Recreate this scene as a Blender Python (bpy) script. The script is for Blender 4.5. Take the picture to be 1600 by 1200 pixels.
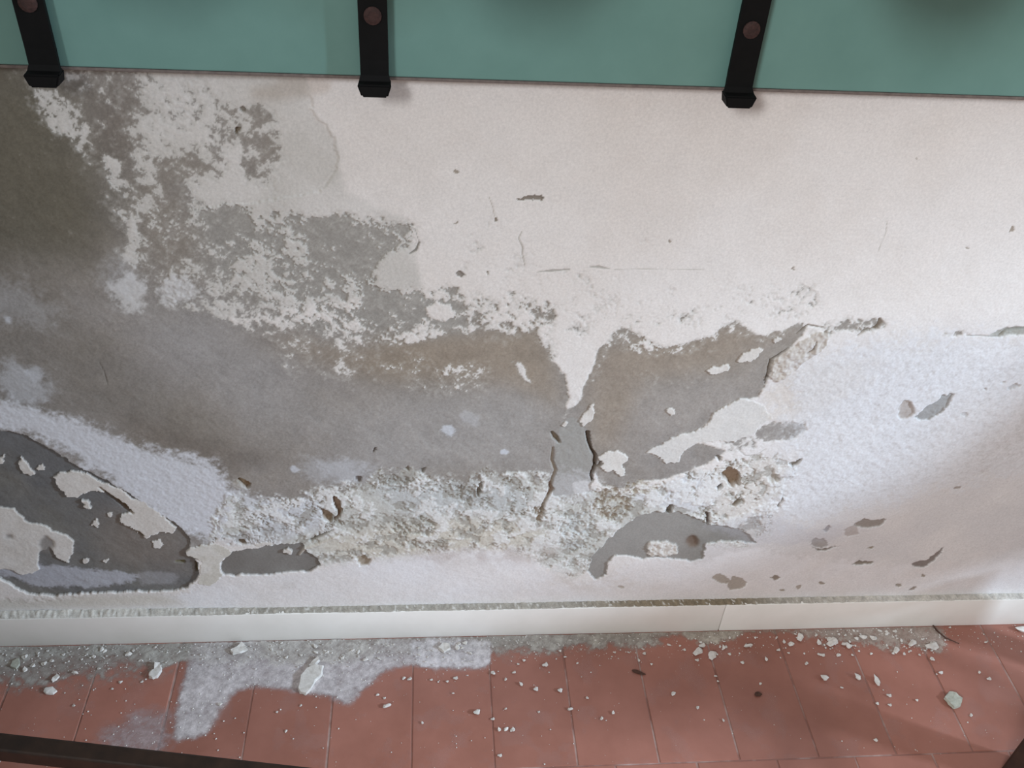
import bpy, bmesh, math, random
import numpy as np
from mathutils import Matrix, Vector

for o in list(bpy.data.objects):
    bpy.data.objects.remove(o)
SC = bpy.context.scene
COL = SC.collection

# ------------------------------------------------------------------ camera, world, lights, exposure
F_PX = 1450.0
R = np.array([[0.9959566, -0.06870198, 0.0578834],
              [0.00216782, -0.62575809, -0.78001417],
              [0.08980952, 0.77698574, -0.62307897]])      # rows: right, down, forward in world axes
CAM = np.array([0.0, -1.1615, 1.5737])
cd = bpy.data.cameras.new('camera'); cam = bpy.data.objects.new('camera', cd); COL.objects.link(cam)
cd.sensor_width = 36.0; cd.lens = F_PX / 1600.0 * 36.0; cd.clip_start = 0.02
cam.matrix_world = Matrix(((R[0][0], -R[1][0], -R[2][0], CAM[0]), (R[0][1], -R[1][1], -R[2][1], CAM[1]),
                           (R[0][2], -R[1][2], -R[2][2], CAM[2]), (0, 0, 0, 1)))
SC.camera = cam

W = bpy.data.worlds.new('World'); SC.world = W; W.use_nodes = True
W.node_tree.nodes['Background'].inputs[0].default_value = (1.0, 0.92, 0.84, 1)
W.node_tree.nodes['Background'].inputs[1].default_value = 0.335

def area(name, loc, target, sx, sy, power, color):
    l = bpy.data.lights.new(name, 'AREA'); l.shape = 'RECTANGLE'; l.size = sx; l.size_y = sy
    l.energy = power; l.color = color
    o = bpy.data.objects.new(name, l); COL.objects.link(o); o.location = loc
    d = Vector(target) - Vector(loc); o.rotation_euler = d.to_track_quat('-Z', 'Y').to_euler()
    return o
area('window_daylight', (4.3, -1.7, 2.1), (0.5, 0.0, 0.3), 0.42, 0.5, 215, (0.66, 0.82, 1.0))
area('room_daylight', (-1.7, -3.0, 2.7), (0.3, 0.0, 0.8), 1.1, 0.9, 96, (0.95, 0.97, 1.0))

SC.view_settings.view_transform = 'Standard'; SC.view_settings.look = 'None'
SC.view_settings.exposure = 0.25; SC.view_settings.gamma = 1.0
SC.view_settings.use_curve_mapping = False

# ------------------------------------------------------------------ helpers
def ray(px, py):
    v = np.stack([np.asarray(px, float) - 800, np.asarray(py, float) - 600, np.full(np.shape(px), F_PX)], -1)
    return v @ R
def on_wall(px, py, y=0.0):
    d = ray(px, py); return CAM + d * ((y - CAM[1]) / d[..., 1])[..., None]
def on_floor(px, py, z=0.0):
    d = ray(px, py); return CAM + d * ((z - CAM[2]) / d[..., 2])[..., None]
def lin(c):
    c = np.asarray(c, float) / 255.0
    return np.where(c <= 0.04045, c / 12.92, ((c + 0.055) / 1.055) ** 2.4)
def tag(o, label=None, cat=None, group=None, kind=None):
    if label: o['label'] = label
    if cat: o['category'] = cat
    if group: o['group'] = group
    if kind: o['kind'] = kind
    return o
def link(name, me, mat=None, parent=None, smooth=False):
    o = bpy.data.objects.new(name, me); COL.objects.link(o)
    if mat and not me.materials: me.materials.append(mat)
    if parent: o.parent = parent
    if smooth: me.shade_smooth()
    return o
def empty(name, loc=(0, 0, 0), rz=0.0):
    o = bpy.data.objects.new(name, None); COL.objects.link(o); o.location = loc; o.rotation_euler = (0, 0, rz)
    o.empty_display_size = 0.05
    return o
def bm_mesh(bm, name='mesh'):
    bmesh.ops.recalc_face_normals(bm, faces=bm.faces)
    me = bpy.data.meshes.new(name); bm.to_mesh(me); bm.free(); return me
def box(bm, c, s, rot=None, bevel=0.0, seg=1):
    r = bmesh.ops.create_cube(bm, size=1.0); vs = r['verts']
    bmesh.ops.scale(bm, vec=s, verts=vs)
    if bevel:
        es = list({e for v in vs for e in v.link_edges})
        rb = bmesh.ops.bevel(bm, geom=es, offset=bevel, segments=seg, affect='EDGES', profile=0.5)
        vs = list({v for f in rb['faces'] for v in f.verts} | {v for v in vs if v.is_valid})
    if rot is not None: bmesh.ops.rotate(bm, cent=(0, 0, 0), matrix=rot, verts=vs)
    bmesh.ops.translate(bm, vec=c, verts=vs)
    return vs
def tube(bm, pts, rads, n=12, caps=True):
    pts = [Vector(p) for p in pts]; rings = []
    for i, p in enumerate(pts):
        t = (pts[min(i + 1, len(pts) - 1)] - pts[max(i - 1, 0)]).normalized()
        a = Vector((0, 0, 1)) if abs(t.z) < 0.9 else Vector((1, 0, 0))
        u = t.cross(a).normalized(); v = t.cross(u)
        rings.append([bm.verts.new(p + (u * math.cos(k * math.tau / n) + v * math.sin(k * math.tau / n)) * rads[i]) for k in range(n)])
    for a, b in zip(rings, rings[1:]):
        for k in range(n): bm.faces.new((a[k], a[(k + 1) % n], b[(k + 1) % n], b[k]))
    if caps: bm.faces.new(rings[0]); bm.faces.new(rings[-1][::-1])

# ------------------------------------------------------------------ numpy noise and painting tools
def _taps(n_out, cell, off):
    t = np.arange(n_out) / cell + off
    i = np.floor(t).astype(int); f = t - i
    return i, [(-f + 2 * f ** 2 - f ** 3) / 2, (2 - 5 * f ** 2 + 3 * f ** 3) / 2, (f + 4 * f ** 2 - 3 * f ** 3) / 2, (-f ** 2 + f ** 3) / 2]
def vnoise(shape, cell, seed, aspect=1.0):
    rg = np.random.default_rng(seed)
    cy, cx = max(cell, 1.0), max(cell * aspect, 1.0)
    ny, nx = int(shape[0] / cy) + 6, int(shape[1] / cx) + 6
    L = rg.uniform(-1, 1, (ny, nx))
    i, w = _taps(shape[0], cy, 1 + rg.random()); T = sum(w[k][:, None] * L[i + k] for k in range(4))
    j, w = _taps(shape[1], cx, 1 + rg.random()); return sum(w[k][None] * T[:, j + k] for k in range(4))
def fbm(shape, cell, seed, octs=4, gain=0.55, aspect=1.0):
    out = 0; a = 1; tot = 0
    for k in range(octs):
        out = out + a * vnoise(shape, cell / 2 ** k, seed + 31 * k, aspect); tot += a * a; a *= gain
    return out / math.sqrt(tot)           # roughly std 0.45
def sst(a, b, x):
    t = np.clip((x - a) / (b - a), 0, 1); return t * t * (3 - 2 * t)
class Canvas:
    """A raster on a plane; polygons come as photo pixels unprojected onto that plane."""
    def __init__(s, u0, u1, v0, v1, step, unproj):
        s.step = step; s.u = np.arange(u0, u1 + 1e-9, step); s.v = np.arange(v0, v1 + 1e-9, step)
        s.shape = (len(s.v), len(s.u)); s.u0, s.v0 = u0, v0; s.unproj = unproj; s.warp = None
    def idx(s, pts):
        p = np.array(pts, float); w = s.unproj(p[:, 0], p[:, 1])
        return np.stack([(w[:, 0] - s.u0) / s.step, (w[:, 1] - s.v0) / s.step], 1)
    def set_warp(s, amp, seed):
        a = s.mm(amp); ny, nx = s.shape
        w = [np.clip(np.rint(a * (0.8 * fbm(s.shape, s.mm(22), seed + k, 2, 0.5) + 1.0 * fbm(s.shape, s.mm(7), seed + 50 + k, 2, 0.7))), -6, 6).astype(int) for k in (0, 9)]
        s.warp = (np.clip(np.arange(ny)[:, None] + w[0], 0, ny - 1), np.clip(np.arange(nx)[None] + w[1], 0, nx - 1))
    def mm(s, v): return v * 0.001 / s.step
    def blur(s, m, sig):
        sig = s.mm(sig)
        if sig < 0.3: return m
        r = int(3 * sig) + 1
        k = np.exp(-0.5 * (np.arange(-r, r + 1) / sig) ** 2); k /= k.sum()
        ny, nx = m.shape
        rows = np.where(m.any(1))[0]
        if len(rows) == 0: return m
        cols = np.where(m.any(0))[0]
        y0, y1 = max(rows[0] - r, 0), min(rows[-1] + r + 1, ny); x0, x1 = max(cols[0] - r, 0), min(cols[-1] + r + 1, nx)
        sub = np.pad(m[y0:y1, x0:x1], r, mode='edge')
        h, w = sub.shape; fh, fw = h + 2 * r, w + 2 * r
        ky = np.fft.rfft(k, fh); kx = np.fft.rfft(k, fw)
        t = np.fft.irfft(np.fft.rfft(sub, fh, axis=0) * ky[:, None], fh, axis=0)[2 * r:2 * r + (y1 - y0)]
        t = np.fft.irfft(np.fft.rfft(t, fw, axis=1) * kx[None], fw, axis=1)[:, 2 * r:2 * r + (x1 - x0)]
        out = np.zeros_like(m); out[y0:y1, x0:x1] = t; return out
    def poly(s, pts, soft=0.0):
        q = s.idx(pts); ny, nx = s.shape
        x0, x1 = max(int(q[:, 0].min()) - 1, 0), min(int(q[:, 0].max()) + 2, nx)
        y0, y1 = max(int(q[:, 1].min()) - 1, 0), min(int(q[:, 1].max()) + 2, ny)
        m = np.zeros(s.shape)
        if x1 <= x0 or y1 <= y0: return m
        X, Y = np.meshgrid(np.arange(x0, x1), np.arange(y0, y1)); ins = np.zeros(X.shape, bool)
        for (ax, ay), (bx, by) in zip(q, np.roll(q, -1, 0)):
            if ay == by: continue
            c = (Y >= min(ay, by)) & (Y < max(ay, by))
            ins ^= c & (X < ax + (Y - ay) * (bx - ax) / (by - ay))
        m[y0:y1, x0:x1] = ins
        if s.warp is not None:
            r = 6; y0, y1, x0, x1 = max(y0 - r, 0), min(y1 + r, ny), max(x0 - r, 0), min(x1 + r, nx)
            m[y0:y1, x0:x1] = m[s.warp[0][y0:y1, x0:x1], s.warp[1][y0:y1, x0:x1]]
        return s.blur(m, soft)
    def stroke(s, pts, w, soft=0.6):
        """tapered stroke, width w px (number or list)"""
        q = s.idx(pts); ny, nx = s.shape
        ws = np.array([w] * len(q) if np.isscalar(w) else w, float) * 0.5e-3 / s.step
        r = ws.max() + s.mm(soft) * 2 + 2
        x0, x1 = max(int(q[:, 0].min() - r), 0), min(int(q[:, 0].max() + r) + 1, nx)
        y0, y1 = max(int(q[:, 1].min() - r), 0), min(int(q[:, 1].max() + r) + 1, ny)
        m = np.zeros(s.shape)
        if x1 <= x0 or y1 <= y0: return m
        X, Y = np.meshgrid(np.arange(x0, x1), np.arange(y0, y1)); best = np.full(X.shape, -1e9)
        for k in range(len(q) - 1):
            (ax, ay), (bx, by) = q[k], q[k + 1]; dx, dy = bx - ax, by - ay
            t = np.clip(((X - ax) * dx + (Y - ay) * dy) / (dx * dx + dy * dy + 1e-9), 0, 1)
            best = np.maximum(best, ws[k] * (1 - t) + ws[k + 1] * t - np.hypot(X - ax - t * dx, Y - ay - t * dy))
        sf = max(s.mm(soft), 0.35)
        m[y0:y1, x0:x1] = sst(-sf, sf, best); return m

# ------------------------------------------------------------------ materials
MATS = {}
def nodes(name):
    m = bpy.data.materials.new(name); m.use_nodes = True; MATS[name] = m
    nt = m.node_tree; return m, nt, nt.nodes['Principled BSDF']
def nd(nt, t, **kw):
    n = nt.nodes.new(t)
    for k, v in kw.items(): setattr(n, k, v)
    return n
def noise(nt, scale, detail=4, rough=0.6, coord='Object'):
    tc = nd(nt, 'ShaderNodeTexCoord'); n = nd(nt, 'ShaderNodeTexNoise')
    n.inputs['Scale'].default_value = scale; n.inputs['Detail'].default_value = detail; n.inputs['Roughness'].default_value = rough
    nt.links.new(tc.outputs[coord], n.inputs['Vector']); return n
def geo_noise(nt, scale, detail=4, rough=0.6):
    tc = nd(nt, 'ShaderNodeNewGeometry'); n = nd(nt, 'ShaderNodeTexNoise')
    n.inputs['Scale'].default_value = scale; n.inputs['Detail'].default_value = detail; n.inputs['Roughness'].default_value = rough
    nt.links.new(tc.outputs['Position'], n.inputs['Vector']); return n
def ramp(nt, src, a, b, p0=0.3, p1=0.7):
    r = nd(nt, 'ShaderNodeValToRGB'); e = r.color_ramp.elements
    e[0].position = p0; e[1].position = p1; e[0].color = (*a, 1); e[1].color = (*b, 1)
    nt.links.new(src, r.inputs[0]); return r
def bump(nt, b, src, strength, dist):
    n = nd(nt, 'ShaderNodeBump'); n.inputs['Strength'].default_value = strength; n.inputs['Distance'].default_value = dist
    nt.links.new(src, n.inputs['Height']); nt.links.new(n.outputs[0], b.inputs['Normal']); return n
def attr_mat(name, rough, grain=260, amt=0.10, bumpd=0.0009, bstr=0.25, alpha=False):
    m, nt, b = nodes(name)
    a = nd(nt, 'ShaderNodeAttribute', attribute_name='albedo')
    n = geo_noise(nt, grain, 5, 0.65)
    r = ramp(nt, n.outputs['Fac'], (1 - amt,) * 3, (1 + amt * 0.7,) * 3, 0.3, 0.7)
    mx = nd(nt, 'ShaderNodeMix', data_type='RGBA', blend_type='MULTIPLY'); mx.inputs[0].default_value = 1.0
    nt.links.new(a.outputs['Color'], mx.inputs[6]); nt.links.new(r.outputs[0], mx.inputs[7])
    nt.links.new(mx.outputs[2], b.inputs['Base Color']); b.inputs['Roughness'].default_value = rough
    b.inputs['Specular IOR Level'].default_value = 0.25
    n2 = geo_noise(nt, 190, 6, 0.7)
    bump(nt, b, n2.outputs['Fac'], bstr, bumpd)
    if alpha:
        nt.links.new(a.outputs['Alpha'], b.inputs['Alpha'])
    return m
M_WALL = attr_mat('wall_layers', 0.93)
M_DUST = attr_mat('plaster_dust', 0.95, grain=420, amt=0.22, alpha=True)
M_LEDGE = attr_mat('ledge_dust', 0.95, grain=380, amt=0.25)

def plain(name, c0, c1, scale, rough, bd=0.0, bs=0.4, spec=0.5, metal=0.0, detail=5):
    m, nt, b = nodes(name)
    n = geo_noise(nt, scale, detail)
    r = ramp(nt, n.outputs['Fac'], lin(c0), lin(c1)); nt.links.new(r.outputs[0], b.inputs['Base Color'])
    b.inputs['Roughness'].default_value = rough; b.inputs['Specular IOR Level'].default_value = spec
    b.inputs['Metallic'].default_value = metal
    if bd: bump(nt, b, n.outputs['Fac'], bs, bd)
    return m
M_BASE = plain('skirting_enamel', (236, 234, 228), (243, 241, 236), 14, 0.5, 0.0008, 0.2)
M_IRON = plain('black_iron', (3, 4, 4), (9, 9, 9), 60, 0.7, 0.0006, 0.4, spec=0.2)
M_RUST = plain('rusty_screw', (40, 24, 21), (70, 45, 40), 220, 0.8, 0.0006, 0.5)
M_WOOD = plain('dark_wood', (30, 20, 15), (52, 36, 27), 35, 0.45, 0.0006, 0.3)
M_GROUT = plain('grout', (134, 94, 83), (196, 178, 172), 7, 0.95, 0.001, 0.5)
MATS['grout'].node_tree.nodes['Color Ramp'].color_ramp.elements[0].position = 0.47
M_CRUMB = plain('white_plaster_crumb', (196, 192, 186), (224, 221, 216), 120, 0.95, 0.001, 0.6)
M_CRUMB_GREY = plain('grey_mortar_crumb', (156, 158, 146), (182, 183, 170), 160, 0.95, 0.001, 0.6)
M_CRUMB_DARK = plain('brown_bit', (70, 48, 40), (88, 62, 52), 160, 0.95)
M_SIDE = plain('side_wall_plaster', (120, 116, 108), (146, 142, 134), 6, 0.9, 0.001, 0.3)
M_EDGE = plain('worn_panel_edge', (98, 88, 84), (126, 116, 110), 90, 0.8)

def panel_mat():
    m, nt, b = nodes('green_paint')
    n = geo_noise(nt, 9, 5); r = ramp(nt, n.outputs['Fac'], lin((101, 141, 133)), lin((110, 150, 142)))
    nt.links.new(r.outputs[0], b.inputs['Base Color']); b.inputs['Roughness'].default_value = 0.55
    n2 = geo_noise(nt, 300, 3); bump(nt, b, n2.outputs['Fac'], 0.12, 0.0006); return m
M_GREEN = panel_mat()

def tile_mat():
    m, nt, b = nodes('terracotta')
    n = geo_noise(nt, 7, 6, 0.6); r = ramp(nt, n.outputs['Fac'], lin((144, 95, 81)), lin((164, 112, 98)), 0.3, 0.72)
    oi = nd(nt, 'ShaderNodeObjectInfo')
    rr = ramp(nt, oi.outputs['Random'], (0.88, 0.86, 0.84), (1.08, 1.06, 1.05), 0, 1)
    mx = nd(nt, 'ShaderNodeMix', data_type='RGBA', blend_type='MULTIPLY'); mx.inputs[0].default_value = 1
    nt.links.new(r.outputs[0], mx.inputs[6]); nt.links.new(rr.outputs[0], mx.inputs[7])
    nt.links.new(mx.outputs[2], b.inputs['Base Color'])
    n2 = geo_noise(nt, 60, 6, 0.65); rg = ramp(nt, n2.outputs['Fac'], (0.30,) * 3, (0.50,) * 3); nt.links.new(rg.outputs[0], b.inputs['Roughness'])
    b.inputs['Specular IOR Level'].default_value = 0.55
    bump(nt, b, n2.outputs['Fac'], 0.2, 0.0008); return m
M_TILE = tile_mat()

# ------------------------------------------------------------------ wall_back: layers of paint, render and salt
cv = Canvas(-0.95, 1.40, 0.05, 1.20, 0.0016, lambda a, b: on_wall(a, b)[:, [0, 2]])
SH = cv.shape
ell = lambda x, y, a, b, rot=0, n=20: [(x + a * math.cos(t) * math.cos(rot) - b * math.sin(t) * math.sin(rot),
                                        y + a * math.cos(t) * math.sin(rot) + b * math.sin(t) * math.cos(rot)) for t in [k * math.tau / n for k in range(n)]]
nz_f = fbm(SH, cv.mm(7), 11, 4, 0.75)          # speckle
nz_m = fbm(SH, cv.mm(26), 12, 5, 0.62)
nz_l = fbm(SH, cv.mm(120), 13, 5, 0.55)
nz_x = fbm(SH, cv.mm(260), 14, 4, 0.5)
cv.set_warp(2.2, 300)
grain = np.random.default_rng(5).normal(0, 1, SH)

# --- coverage of the white paint: 1.3 whole, -0.3 gone; noise breaks it up in between
C = np.full(SH, 1.35)
AMP = np.full(SH, 0.42)
def cov(pts, val, soft=5, amp=None):
    global C, AMP
    m = cv.poly(pts, soft); C = C * (1 - m) + val * m
    if amp is not None: AMP = AMP * (1 - m) + amp * m
# upper left, flaking
cov([(-300, 60), (45, 60), (50, 118), (75, 185), (115, 220), (165, 245), (190, 300), (205, 420), (300, 480), (-300, 560)], -0.45, 18)
cov([(40, 60), (240, 60), (250, 125), (300, 140), (380, 175), (450, 190), (440, 280), (390, 292), (330, 335), (290, 345), (215, 420), (198, 330), (172, 250), (95, 215), (55, 150)], 0.47, 15, 0.62)
cov([(45, 100), (200, 100), (200, 330), (172, 250), (95, 215), (60, 160)], 0.30, 18, 0.62)
cov([(85, 175), (130, 185), (140, 210), (110, 215), (80, 190)], 0.75, 6)
cov([(130, 160), (190, 140), (205, 185), (196, 240), (192, 275), (165, 262), (140, 215)], 0.02, 8)
cov([(160, 238), (180, 240), (195, 275), (205, 300), (190, 312), (175, 285)], 1.0, 4)
cov([(215, 135), (330, 128), (355, 165), (300, 195), (235, 200), (210, 180)], 0.92, 10)
cov([(225, 215), (330, 200), (345, 225), (280, 245), (215, 245)], 0.82, 8)
cov([(262, 235), (350, 228), (352, 280), (300, 285), (262, 270)], 0.36, 7)
cov([(245, 270), (290, 275), (292, 325), (255, 345), (230, 315)], 0.32, 7)
cov([(355, 235), (375, 230), (385, 290), (335, 320), (295, 312), (300, 290), (345, 285)], 1.15, 6)
cov([(330, 160), (410, 150), (440, 185), (380, 200), (335, 190)], 0.62, 9)
cov([(380, 178), (420, 175), (430, 250), (415, 290), (390, 250)], 0.30, 8)
cov([(200, 335), (213, 345), (216, 385), (208, 412), (194, 405), (202, 375)], 1.2, 3)
cov([(160, 300), (215, 310), (220, 345), (180, 350), (150, 335)], 0.42, 9)
# the grey flaked ground in the middle left
cov([(205, 415), (292, 340), (325, 325), (395, 325), (470, 330), (560, 332), (648, 348), (657, 380), (640, 398), (592, 402), (588, 445), (650, 448), (722, 448),
     (745, 520), (700, 535), (560, 548), (430, 535), (340, 495), (240, 470)], 0.46, 9, 0.62)
cov([(322, 338), (345, 322), (385, 328), (397, 350), (380, 366), (335, 372)], 0.08, 5)
cov([(225, 330), (300, 345), (330, 370), (300, 420), (250, 430), (215, 400)], 0.24, 10)
cov([(460, 348), (520, 336), (575, 352), (608, 368), (600, 400), (572, 436), (535, 425), (500, 402), (455, 395)], 0.12, 5)
cov([(600, 352), (640, 352), (655, 378), (642, 392), (612, 386)], 0.40, 3)
cov([(600, 402), (655, 392), (650, 445), (592, 448)], 1.25, 5)
cov([(448, 372), (480, 372), (482, 398), (452, 402)], 1.0, 5)
cov([(340, 395), (430, 390), (480, 440), (440, 470), (360, 450)], 0.62, 10)
cov([(560, 456), (640, 462), (720, 452), (738, 505), (700, 518), (650, 500), (600, 505), (560, 492)], 0.14, 6)
cov([(500, 470), (560, 475), (600, 510), (590, 535), (500, 530), (470, 500)], 0.72, 9)
cov(ell(688, 488, 21, 14, 0.15), 1.3, 3); cov(ell(690, 464, 26, 7, 0.1), 0.9, 3)
cov([(600, 520), (660, 500), (690, 528), (620, 548)], 0.78, 8)
# bare render across the middle
cov([(-300, 440), (150, 468), (330, 492), (425, 535), (560, 548), (640, 540), (732, 520), (770, 515), (800, 528), (838, 512), (850, 540), (866, 560), (882, 590), (886, 625), (880, 650),
     (872, 690), (866, 775), (790, 785), (700, 785), (600, 780), (520, 800), (400, 800), (352, 765), (335, 850), (300, 880), (-300, 930)], -0.45, 4)
cov([(420, 500), (560, 530), (640, 548), (700, 575), (560, 605), (450, 590), (400, 540)], 0.20, 12, 0.55)
cov([(640, 575), (700, 565), (760, 565), (770, 590), (740, 625), (660, 628), (630, 605)], 0.30, 9, 0.55)
cov([(735, 515), (830, 512), (840, 530), (790, 540), (740, 535)], 0.10, 6)
cov([(800, 562), (815, 565), (828, 590), (832, 602), (818, 598)], 0.75, 3)
cov([(735, 452), (800, 455), (870, 470), (870, 520), (838, 512), (800, 528), (770, 515), (735, 518)], 0.70, 5, 0.55)
cov([(838, 505), (866, 505), (872, 560), (860, 565), (842, 540)], 0.62, 4)
# bare render right of the tongue
cov([(915, 600), (925, 580), (934, 556), (944, 538), (962, 528), (968, 508), (988, 522), (1005, 532), (1030, 545), (1060, 550), (1088, 540), (1110, 528), (1135, 512), (1150, 500), (1166, 508),
     (1184, 528), (1220, 516), (1245, 506), (1264, 514), (1240, 535), (1212, 558), (1202, 575), (1194, 600), (1182, 622), (1160, 622), (1140, 632), (1118, 644), (1106, 662), (1088, 673),
     (1050, 683), (1030, 696), (1012, 706), (1030, 714), (1040, 722), (1060, 722), (1064, 706), (1090, 693), (1120, 700), (1136, 708), (1105, 722), (1080, 735), (1040, 748), (1000, 752), (985, 765),
     (940, 760), (928, 740), (880, 760), (866, 740), (872, 690), (886, 640), (905, 632)], -0.45, 4.5)
cov([(920, 600), (932, 560), (950, 535), (966, 515), (1000, 528), (1035, 545), (1090, 535), (1150, 500), (1185, 528), (1262, 510), (1240, 522), (1185, 542), (1150, 520), (1095, 552), (1030, 560), (970, 540), (950, 560), (935, 600)], 0.30, 5, 0.6)
cov([(955, 515), (1000, 522), (1035, 540), (1090, 530), (1080, 548), (1020, 556), (960, 550), (940, 570), (930, 590)], 0.40, 5, 0.55)
cov([(985, 575), (1060, 590), (1130, 592), (1120, 602), (1050, 612), (1000, 600)], 0.13, 7, 0.5)
cov([(1080, 555), (1110, 540), (1130, 545), (1100, 560)], 0.05, 5)
cov([(1180, 672), (1200, 660), (1220, 655), (1256, 658), (1262, 672), (1235, 690), (1195, 690), (1175, 698)], 0.12, 4)
cov([(1120, 690), (1180, 672), (1195, 695), (1140, 715)], 0.55, 6)
# tiny chips along the break on the right and in the good paint
for p, v, sf in [([(1262, 508), (1320, 490), (1340, 500), (1300, 525), (1262, 530)], 0.66, 5), ([(1318, 500), (1372, 494), (1392, 506), (1384, 518), (1340, 520), (1310, 516)], 0.50, 3.5),
                 ([(1455, 522), (1500, 516), (1520, 520), (1490, 528)], 0.60, 3), ([(1545, 522), (1580, 512), (1640, 505), (1640, 516), (1590, 524), (1565, 528)], 0.35, 2),
                 ([(1402, 640), (1412, 625), (1424, 628), (1430, 645), (1418, 656), (1404, 656)], 0.15, 2.5), ([(1430, 652), (1445, 636), (1475, 618), (1492, 613), (1488, 624), (1472, 642), (1452, 655), (1436, 656)], -0.2, 1.6),
                 (ell(1508, 647, 6, 3.5), 0.0, 1), (ell(1583, 604, 11, 3, -0.3), 0.1, 1.2), (ell(1540, 608, 4, 2), 0.2, 1), (ell(1565, 598, 5, 2), 0.2, 1)]:
    cov(p, v, sf)
cov([(880, 455), (1280, 440), (1290, 500), (1180, 505), (1130, 505), (1060, 530), (990, 515), (955, 505), (940, 530), (880, 560)], 0.98, 10, 0.55)
cov([(700, 330), (880, 400), (1000, 425), (900, 470), (720, 450)], 1.08, 14, 0.5)

Nmix = 0.62 * nz_f + 0.55 * nz_m + 0.18 * nz_l
PV = C - 0.5 + AMP * Nmix
paint = sst(-0.05, 0.07, PV); wash = sst(-0.5, 0.0, PV + 0.15 * nz_f) * 0.26
thin = sst(0.02, 0.55, PV)             # paint gets thicker away from its edges

# --- colours of the bare render
def col(c): return np.broadcast_to(lin(c), SH + (3,)).copy()
def over(A, c, m):
    c = lin(c) if np.ndim(c) == 1 else c
    ys = np.where(m.any(1))[0]
    if len(ys) == 0: return A
    xs = np.where(m[ys[0]:ys[-1] + 1].any(0))[0]; s = (slice(ys[0], ys[-1] + 1), slice(xs[0], xs[-1] + 1)); k = m[s][..., None]
    A[s] = A[s] * (1 - k) + (c if c.ndim == 1 else c[s]) * k
    return A
A = col((150, 143, 134))
A = over(A, (158, 154, 151), np.clip(0.5 + 0.7 * nz_l, 0, 1) * 0.7)
gsoft = lambda p, s: cv.poly(p, s)
A = over(A, (166, 164, 163), 0.75 * gsoft([(150, 440), (330, 470), (460, 560), (520, 660), (400, 690), (250, 540)], 40))
A = over(A, (166, 163, 160), 0.8 * gsoft([(480, 640), (860, 590), (860, 740), (560, 740)], 30))
A = over(A, (154, 142, 127), 0.85 * gsoft([(380, 520), (560, 545), (740, 515), (850, 515), (880, 640), (800, 600), (560, 590)], 16))
A = over(A, (156, 144, 130), 0.8 * gsoft([(920, 560), (1000, 520), (1150, 500), (1260, 510), (1150, 570), (1000, 600), (990, 690), (925, 700)], 18))
A = over(A, (160, 154, 148), 0.8 * gsoft([(1000, 610), (1195, 580), (1180, 625), (1030, 695), (960, 705)], 16))
A = over(A, (162, 159, 153), 0.9 * gsoft([(300, 310), (660, 330), (740, 520), (500, 520), (320, 430)], 12))
A = over(A, (106, 101, 87), 0.9 * gsoft([(-400, 60), (60, 60), (150, 230), (190, 330), (150, 420), (-400, 420)], 30))
A = over(A, (118, 110, 102), 0.6 * gsoft([(140, 130), (205, 140), (205, 260), (160, 260)], 12))
A = over(A, (124, 119, 111), 0.55 * gsoft([(-300, 430), (60, 430), (170, 540), (330, 660), (330, 705), (150, 660), (-300, 600)], 25))
A = over(A, (118, 110, 102), 0.6 * gsoft([(170, 640), (330, 690), (470, 720), (350, 740), (220, 690)], 15))
A *= (1 + 0.07 * nz_m + 0.05 * nz_f + 0.035 * grain)[..., None]
H = -0.0011 + 0.00025 * nz_m + 0.0002 * nz_f + 0.0006 * nz_l

# --- paint colours over it
A = over(A, (196, 194, 188), wash)
Pc = col((227, 222, 217))
Pc = over(Pc, (203, 200, 194), 0.9 * gsoft([(-300, 60), (478, 60), (480, 130), (490, 165), (482, 172), (515, 205), (528, 230), (532, 260), (540, 300), (640, 345), (660, 450), (-300, 600)], 3))
Pc = over(Pc, (216, 215, 216), 0.8 * gsoft([(1150, 620), (1300, 530), (1900, 480), (1900, 1000), (900, 950), (1150, 760)], 40))
Pc = over(Pc, (232, 229, 226), 0.5 * np.clip(0.5 + nz_l, 0, 1))
Pc = over(Pc, (196, 194, 188), 0.55 * np.clip(1 - thin * 1.3, 0, 1))
Pc *= (1 + 0.02 * nz_m + 0.018 * grain)[..., None]
orange = fbm(SH, cv.mm(9), 41, 3, 0.6, 1.0)
Hp = -0.0002 + 0.0007 * thin + 0.00012 * orange + 0.0008 * nz_x + 0.0003 * nz_m * (1 - thin)
A = over(A, Pc, paint); H = H * (1 - paint) + Hp * paint
# older coat left of the torn edge of the top coat
top_edge = cv.poly([(-300, 60), (476, 60), (478, 128), (487, 150), (493, 163), (484, 172), (500, 190), (516, 206), (524, 224), (529, 250), (520, 275), (500, 300), (440, 310), (-300, 400)], 0.8)
H -= 0.0014 * sst(0.35, 0.65, top_edge + 0.15 * nz_f) * paint

ID = np.zeros(SH, int); PARTS = []
def part(name, label, m):
    PARTS.append((name, label)); ID[m > 0.5] = len(PARTS)
def ragged(pts, soft=2.0, amp=0.3, w=0.12):
    m = cv.poly(pts, soft)
    return sst(0.5 - w, 0.5 + w, m + amp * (0.6 * nz_f + 0.5 * nz_m) * np.clip(m * (1 - m) * 8, 0, 1))
def put(m, c, h=None, add=False):
    global A, H
    A = over(A, c, m)
    if h is not None: H = H + h * m if add else H * (1 - m) + h * m

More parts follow.
